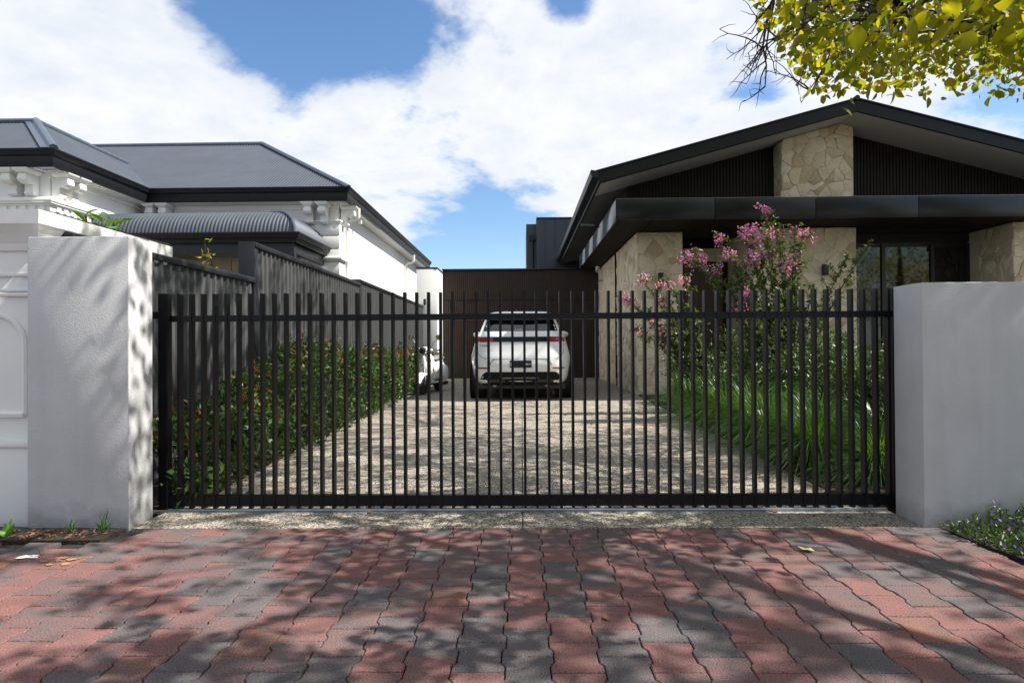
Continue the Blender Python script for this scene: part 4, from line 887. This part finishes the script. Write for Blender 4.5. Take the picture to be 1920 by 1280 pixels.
# garden plants beyond the fence
def bigleaf(label, loc, h, n, L, m, seed, spread=.25):
    t = thing('garden_plant', label, 'plant', loc); r = np.random.default_rng(seed); bs = MB(); LP, LD = [], []
    for k in range(5):
        e = np.array([r.uniform(-spread, spread), r.uniform(-spread, spread), h*r.uniform(.8, 1.0)]); bs.tube([(0,0,0), tuple(e*.5 + np.array([.02,0,0])), tuple(e)], [.02, .014, .008], 6)
        for q in range(n): a = q*2.4 + k; LP.append(e - np.array([0,0,.035*q])); LD.append([math.cos(a), math.sin(a), .55 - .06*q])
    tag(bs.build('stems', M['bark'], t), kind='stuff'); leaves('foliage', np.array(LP), np.array(LD), L, L*.42, m, t, 'leaf', 1.5)
bigleaf('glossy broad-leaved plant showing above the left pillar', (-3.72, 5.45, 0), 2.36, 11, .19, M['biglf'], 3, .22)
bigleaf('green leafy plant just over the near fence panel', (-3.3, 5.1, 0), 1.93, 9, .15, M['biglf'], 4, .12)
shrub('shrub', 'yellow green shrub peeping over the fence beside the broad post', (-3.22, 6.25, 0), .14, .16, 2.75, 1500, M['yellow'], L=.06, Wd=.03, seed=8)
# purple groundcover at the right wall
gc = thing('ground_cover', 'low purple-flowered ground cover at the foot of the right wall', 'plant', (2.75, 3.2, 0)); r = np.random.default_rng(77)
def gcp(n):
    x = r.uniform(-.34, 2.2, n); y = r.uniform(-1.2, .33, n); e = np.interp(y + 3.2, [2.0, 2.2, 2.8, 3.2, 3.56], [3.0, 2.9, 2.52, 2.44, 2.42]) - 2.75; k = x > e - .04*r.uniform(0, 1, n); x, y, e = x[k], y[k], e[k]
    h = np.clip((x - e)*.42, .025, .24)*(.7 + .5*np.sin(x*17)*np.sin(y*13)) + .02; return np.stack([x, y, h*r.uniform(.2, 1.1, len(x))], 1)
P = gcp(12000); tag(leaves('foliage', P, rand_dirs(len(P), .8), .040, .020, M['darkleaf'], gc), kind='stuff'); P = gcp(1300); P[:, 2] += .02; tag(leaves('flowers', P, rand_dirs(len(P), .5), .024, .022, M['violet'], gc, 'leaf'), kind='stuff')
b = MB()
for x, y, h in ((.1, .2, .2), (.25, .1, .24), (.36, .15, .22), (.15, -.1, .16)): b.tube([(x, y, 0), (x + .02, y, h*.6), (x + .05, y - .01, h)], [.004, .003, .002], 5); b.ball((x + .055, y - .01, h + .01), .014, .014, .014, 6, 5)
b.build('seed_stalks', M['dead'], gc)
# weeds in the mulch strip
def weed(label, loc, n, L, wd, up):
    t = thing('weed', label, 'weed', loc, 'weeds at the left pillar'); P = np.zeros((n, 3)) + rng.normal(size=(n, 3))*.008; P[:, 2] = abs(P[:, 2]); D = rand_dirs(n, up); leaves('foliage', P, D, L, wd, M['biglf'], t, 'leaf')
weed('tall grass weed at the foot of the left pillar', (-2.43, 3.47, 0), 7, .12, .010, 3); weed('thin grass weed left of the tall one', (-2.62, 3.46, 0), 7, .09, .007, 3); weed('broad-leaved weed at the left edge of the photo', (-2.95, 3.40, 0), 9, .075, .05, .5)
P = np.stack([rng.uniform(-3.6, -2.4, 260), rng.uniform(3.35, 3.53, 260), np.full(260, .008)], 1); o = leaves('leaf_litter', P, rand_dirs(260, 0)*np.array([1, 1, .25]), .035, .018, M['dead']); tag(o, 'scattered brown leaf litter on the mulch strip', kind='stuff')
n = 700; yy = rng.uniform(4.2, 15, n); xx = np.interp(yy, [4, 5, 12.5, 15], [-2.30, -2.29, -2.64, -2.66]) - abs(rng.normal(size=n))*.05 + .03; o = leaves('leaf_litter', np.stack([xx, yy, np.full(n, .018)], 1), rand_dirs(n, 0)*np.array([1, 1, .25]), .045, .022, M['dead']); tag(o, 'dry brown leaves along the hedge edge', kind='stuff')
# single fallen leaves
def fallen(label, x, y, z, L, m, a):
    s = MB(); pts = [(0,0,.004), (-.3,.3,.012), (-.26,.62,.006), (0,1,.014), (.27,.6,.003), (.3,.3,.010), (0,.5,.001)]; s.add([(p[0]*L, p[1]*L, p[2]*(L/.08)) for p in pts], [tuple(f) for f in LEAF_F.tolist()])
    o = s.build('fallen_leaf', m, None, loc=(x, y, z)); o.rotation_euler = (0, 0, a); tag(o, label, 'leaf', 'fallen leaves')
fallen('pale yellow leaf lying on the pavers right of centre', 1.50, 3.13, .003, .085, M['fallen'], .9)
for lab, x, y, a in (('brown leaf by the gate track right of centre', 1.62, 3.86, .4), ('brown leaf on the aggregate strip near the right wall', 2.02, 3.74, 1.2), ('brown leaf on the paver edge near the right wall', 2.10, 3.60, 2.0), ('brown leaf against the track left of centre', -.98, 3.86, .3), ('brown leaf on the driveway behind the gate at left', -1.62, 4.75, 1.9), ('curled leaf on the driveway near the grass', 1.55, 5.1, 1.0), ('tiny rust leaf on the central pavers', .33, 2.35, .2)):
    fallen(lab, x, y, .003, .05, M['dead'], a)
def paint(label, x, y, w, h, m, seed, blobs):
    r = random.Random(seed); s = MB()
    for k in range(blobs):
        cx, cy, a = r.uniform(-w, w), r.uniform(-h, h), r.uniform(.006, .018); n = 9; s.add([(cx + a*1.8*r.uniform(.6, 1.2)*math.cos(2*math.pi*i/n), cy + a*r.uniform(.6, 1.2)*math.sin(2*math.pi*i/n), .0002*k) for i in range(n)], [tuple(range(n))])
    tag(s.build('paint_mark', m, None, loc=(x, y, .0045)), label, 'paint mark')
paint('white survey paint smear on the pavers at left', -2.52, 3.06, .055, .02, M['paintw'], 1, 9); paint('orange survey paint marks on the pavers at left', -2.33, 3.0, .075, .05, M['painto'], 2, 11)

# ================================================================== street tree overhead
tree = thing('street_tree', 'spreading street tree with backlit yellow-green leaves overhead at right', 'tree', (6.2, .3, 0))
B0 = np.array([6.2, .3, 0.0]); limbs = MB(); tw = MB()
def curve(p0, p1, p2, n=9): 
    p0, p1, p2 = map(np.array, (p0, p1, p2)); return [(1-u)**2*p0 + 2*u*(1-u)*p1 + u*u*p2 for u in np.linspace(0, 1, n)]
tk = MB(); tk.tube([(0,0,-.1), (.02,.02,.3), (.05,.05,1.2), (0,.1,2.3), (-.05,.15,3.1)], [.34, .27, .23, .21, .19], 14); tk.build('trunk', M['bark'], tree, smooth=True)
def limb(pts, r0, r1, mb=None): n = len(pts); (mb or limbs).tube([p - B0 for p in pts], [r0 + (r1-r0)*i/(n-1) for i in range(n)], 7)
LIMBS = [((6.15,.45,3.0),(4.6,2.5,5.0),(1.4,5.2,5.6)), ((6.15,.45,3.0),(6.0,3.5,5.2),(4.6,8.0,6.9)), ((6.15,.45,3.0),(4.4,.4,5.0),(1.0,1.2,4.6)), ((6.15,.45,3.0),(8.0,2.0,5.2),(9.2,5.5,6.6)),
         ((6.15,.45,3.0),(7.0,-1.5,5.5),(7.5,-3.5,6.6)), ((6.15,.45,3.0),(4.4,2.2,4.4),(2.9,4.6,3.55)), ((6.15,.45,3.0),(5.2,2.6,4.3),(4.3,5.2,3.75)), ((6.15,.45,3.0),(6.3,2.0,6.0),(5.6,3.4,8.6))]
LC = [curve(*l) for l in LIMBS]
for c in LC: limb(c, .075, .016)
tr_ = np.random.default_rng(21)
def zbot(x, y):
    yy = np.maximum(y, 1.5); return np.minimum(1.14 + .418*yy + 1.3*np.maximum(0, .5*yy - x), 1.45 + .62*yy)
# clumps of leaves carried on twigs
N = 0; LP, LD = [], []
def clump(c, rad, n):
    p = tr_.normal(size=(n, 3))*np.array([rad, rad, rad*.55])*.62 + c; LP.append(p); d = tr_.normal(size=(n, 3))*.7 + np.array([0, 0, -.45]); LD.append(d)
cl = []
while len(cl) < 400:
    x, y = tr_.uniform(-.6, 11.5), tr_.uniform(-3.0, 11.0); zb = float(zbot(x, y)); z = max(zb + .25, 4.3 + .2*tr_.uniform()) + tr_.uniform(0, 1)**1.1*3.6
    z = min(z, 8.6 - .5*max(0, x - 3.5) - tr_.uniform(0, .8))
    if z < zb + .2 or (x > 6.2 and tr_.random() < .55) or (y > 7 and tr_.random() < .5): continue
    if (x - 5.6)**2/6.4**2 + (y - 3.9)**2/7.2**2 > 1: continue
    cl.append((x, y, z))
for c in cl:
    c = np.array(c); clump(c, tr_.uniform(.42, .72), int(tr_.uniform(80, 190)))
    best = min((p for q in LC for p in q[2:]), key=lambda p: np.sum((p - c)**2)); mid = (best + c)/2 + np.array([0, 0, .12]); 
    if np.linalg.norm(best - c) < 3.2: limb([best, mid, c], .016, .004, tw)
P = np.concatenate(LP); D = np.concatenate(LD); keep = P[:, 2] > zbot(P[:, 0], P[:, 1]) - .10; P, D = P[keep], D[keep]
# holes cut through the crown along the sun, shaped to cast sun patches
sp = np.stack([tr_.uniform(-8, 8, 900), tr_.uniform(-4, 12, 900)], 1).astype(np.float32); sr = tr_.uniform(.10, .24, 900).astype(np.float32)
sh = np.stack([P[:, 0] - P[:, 2]*to_sun.x/to_sun.z, P[:, 1] - P[:, 2]*to_sun.y/to_sun.z], 1).astype(np.float32); ok = np.ones(len(P), bool)
for k in range(0, len(P), 8000):
    dx = sh[k:k+8000, None, 0] - sp[None, :, 0]; dy = sh[k:k+8000, None, 1] - sp[None, :, 1]; ok[k:k+8000] = ~np.any(dx*dx*.6 + dy*dy*1.3 < sr[None]**2, 1)
P, D = P[ok], D[ok]
tag(leaves('crown', P - B0, D, .105, .075, M['treeleaf'], tree, 'leaf', .3), kind='stuff')
# low fringe at the right: sprays hanging from the lower limbs
LP, LD = [], []
for k in range(270):
    y = tr_.uniform(3.1, 7.4) if k > 16 else tr_.uniform(1.9, 3.0); q = tr_.uniform(.43, 1.15); x = q*y; zb = float(zbot(x, y)); c = np.array([x, y, zb + tr_.uniform(-.02, 1.0)]); clump(c, tr_.uniform(.16, .32), int(tr_.uniform(16, 36)))
    best = min((p for q_ in LC for p in q_[2:]), key=lambda p: np.sum((p - c)**2))
    if np.linalg.norm(best - c) < 2.4: limb([best, (best + c)/2 + np.array([0, 0, .08]), c], .010, .003, tw)
P = np.concatenate(LP); D = np.concatenate(LD); keep = P[:, 2] > zbot(P[:, 0], P[:, 1]) - .16; P, D = P[keep], D[keep]
near = np.where(P[:, 1] < 3.2)[0][:250]; mask = np.ones(len(P), bool); mask[near] = False
tag(leaves('fringe', P[mask] - B0, D[mask], .070, .052, M['treeleaf'], tree, 'oval', .3), kind='stuff')
for i in near: leaves('leaf', (P[i:i+1] - B0), D[i:i+1], .10, .078, M['treeleaf'], tree, 'oval', .3)
# bare twigs at the left fringe of the crown
def twig(p, d, L, r, depth):
    n = 5; pts = [np.array(p)]; d = unit(np.array(d, float))
    for i in range(n): d = unit(d + tr_.normal(size=3)*.16 + np.array([0, 0, -.03])); pts.append(pts[-1] + d*L/n)
    limb(pts, r, r*.35, tw)
    if depth > 0:
        for i in range(1, n + 1):
            for _ in range(2 if depth > 1 else 1):
                if tr_.random() < .8: twig(pts[i], d + tr_.normal(size=3)*.75, L*tr_.uniform(.28, .5), r*.5, depth - 1)
for p, d, L in (((1.90, 3.9, 3.40), (-.5, .1, -.6), .62), ((1.78, 4.1, 3.52), (-.3, .1, -.9), .68), ((2.02, 3.8, 3.25), (-.7, .1, -.35), .60), ((1.72, 4.0, 3.58), (-.25, .1, -.8), .60), ((1.95, 3.95, 3.80), (-.2, .2, -1), .75), ((2.45, 3.9, 3.6), (-.7, .2, -.5), .95), ((2.2, 4.1, 3.95), (-.1, .1, -1), .95)):
    twig(p, d, L, .011, 2)
    best = min((q for c in LC for q in c[2:]), key=lambda q: np.sum((q - np.array(p))**2)); limb([best, (best + np.array(p))/2 + np.array([0, 0, .1]), np.array(p)], .016, .011, tw)
limbs.build('limbs', M['bark'], tree, smooth=True); tag(tw.build('twigs', M['twig'], tree), kind='stuff')
# trees across the street (seen mirrored in the dark windows)
for k, (x, y, lab) in enumerate(((16.6, .2, 'next street tree along the verge to the right'), (24.0, -12.0, 'street tree across the road to the right'))):
    t = thing('street_tree', lab, 'tree', (x, y, 0), 'further street trees'); b = MB(); b.tube([(0,0,-.1), (.05,0,1.5), (0,.1,3.2), (0,0,5.5)], [.25, .2, .16, .06], 10); b.build('trunk', M['bark'], t)
    q = np.random.default_rng(90 + k); cs = unit(q.normal(size=(90, 3)))*np.array([3.2, 3.2, 2.6])*q.uniform(.3, 1, (90, 1))**.5 + np.array([0, 0, 4.6]); p = (cs[:, None, :] + q.normal(size=(90, 45, 3))*.38).reshape(-1, 3); tag(leaves('crown', p, rand_dirs(len(p), 0), .16, .11, M['treeleaf'], t), kind='stuff')
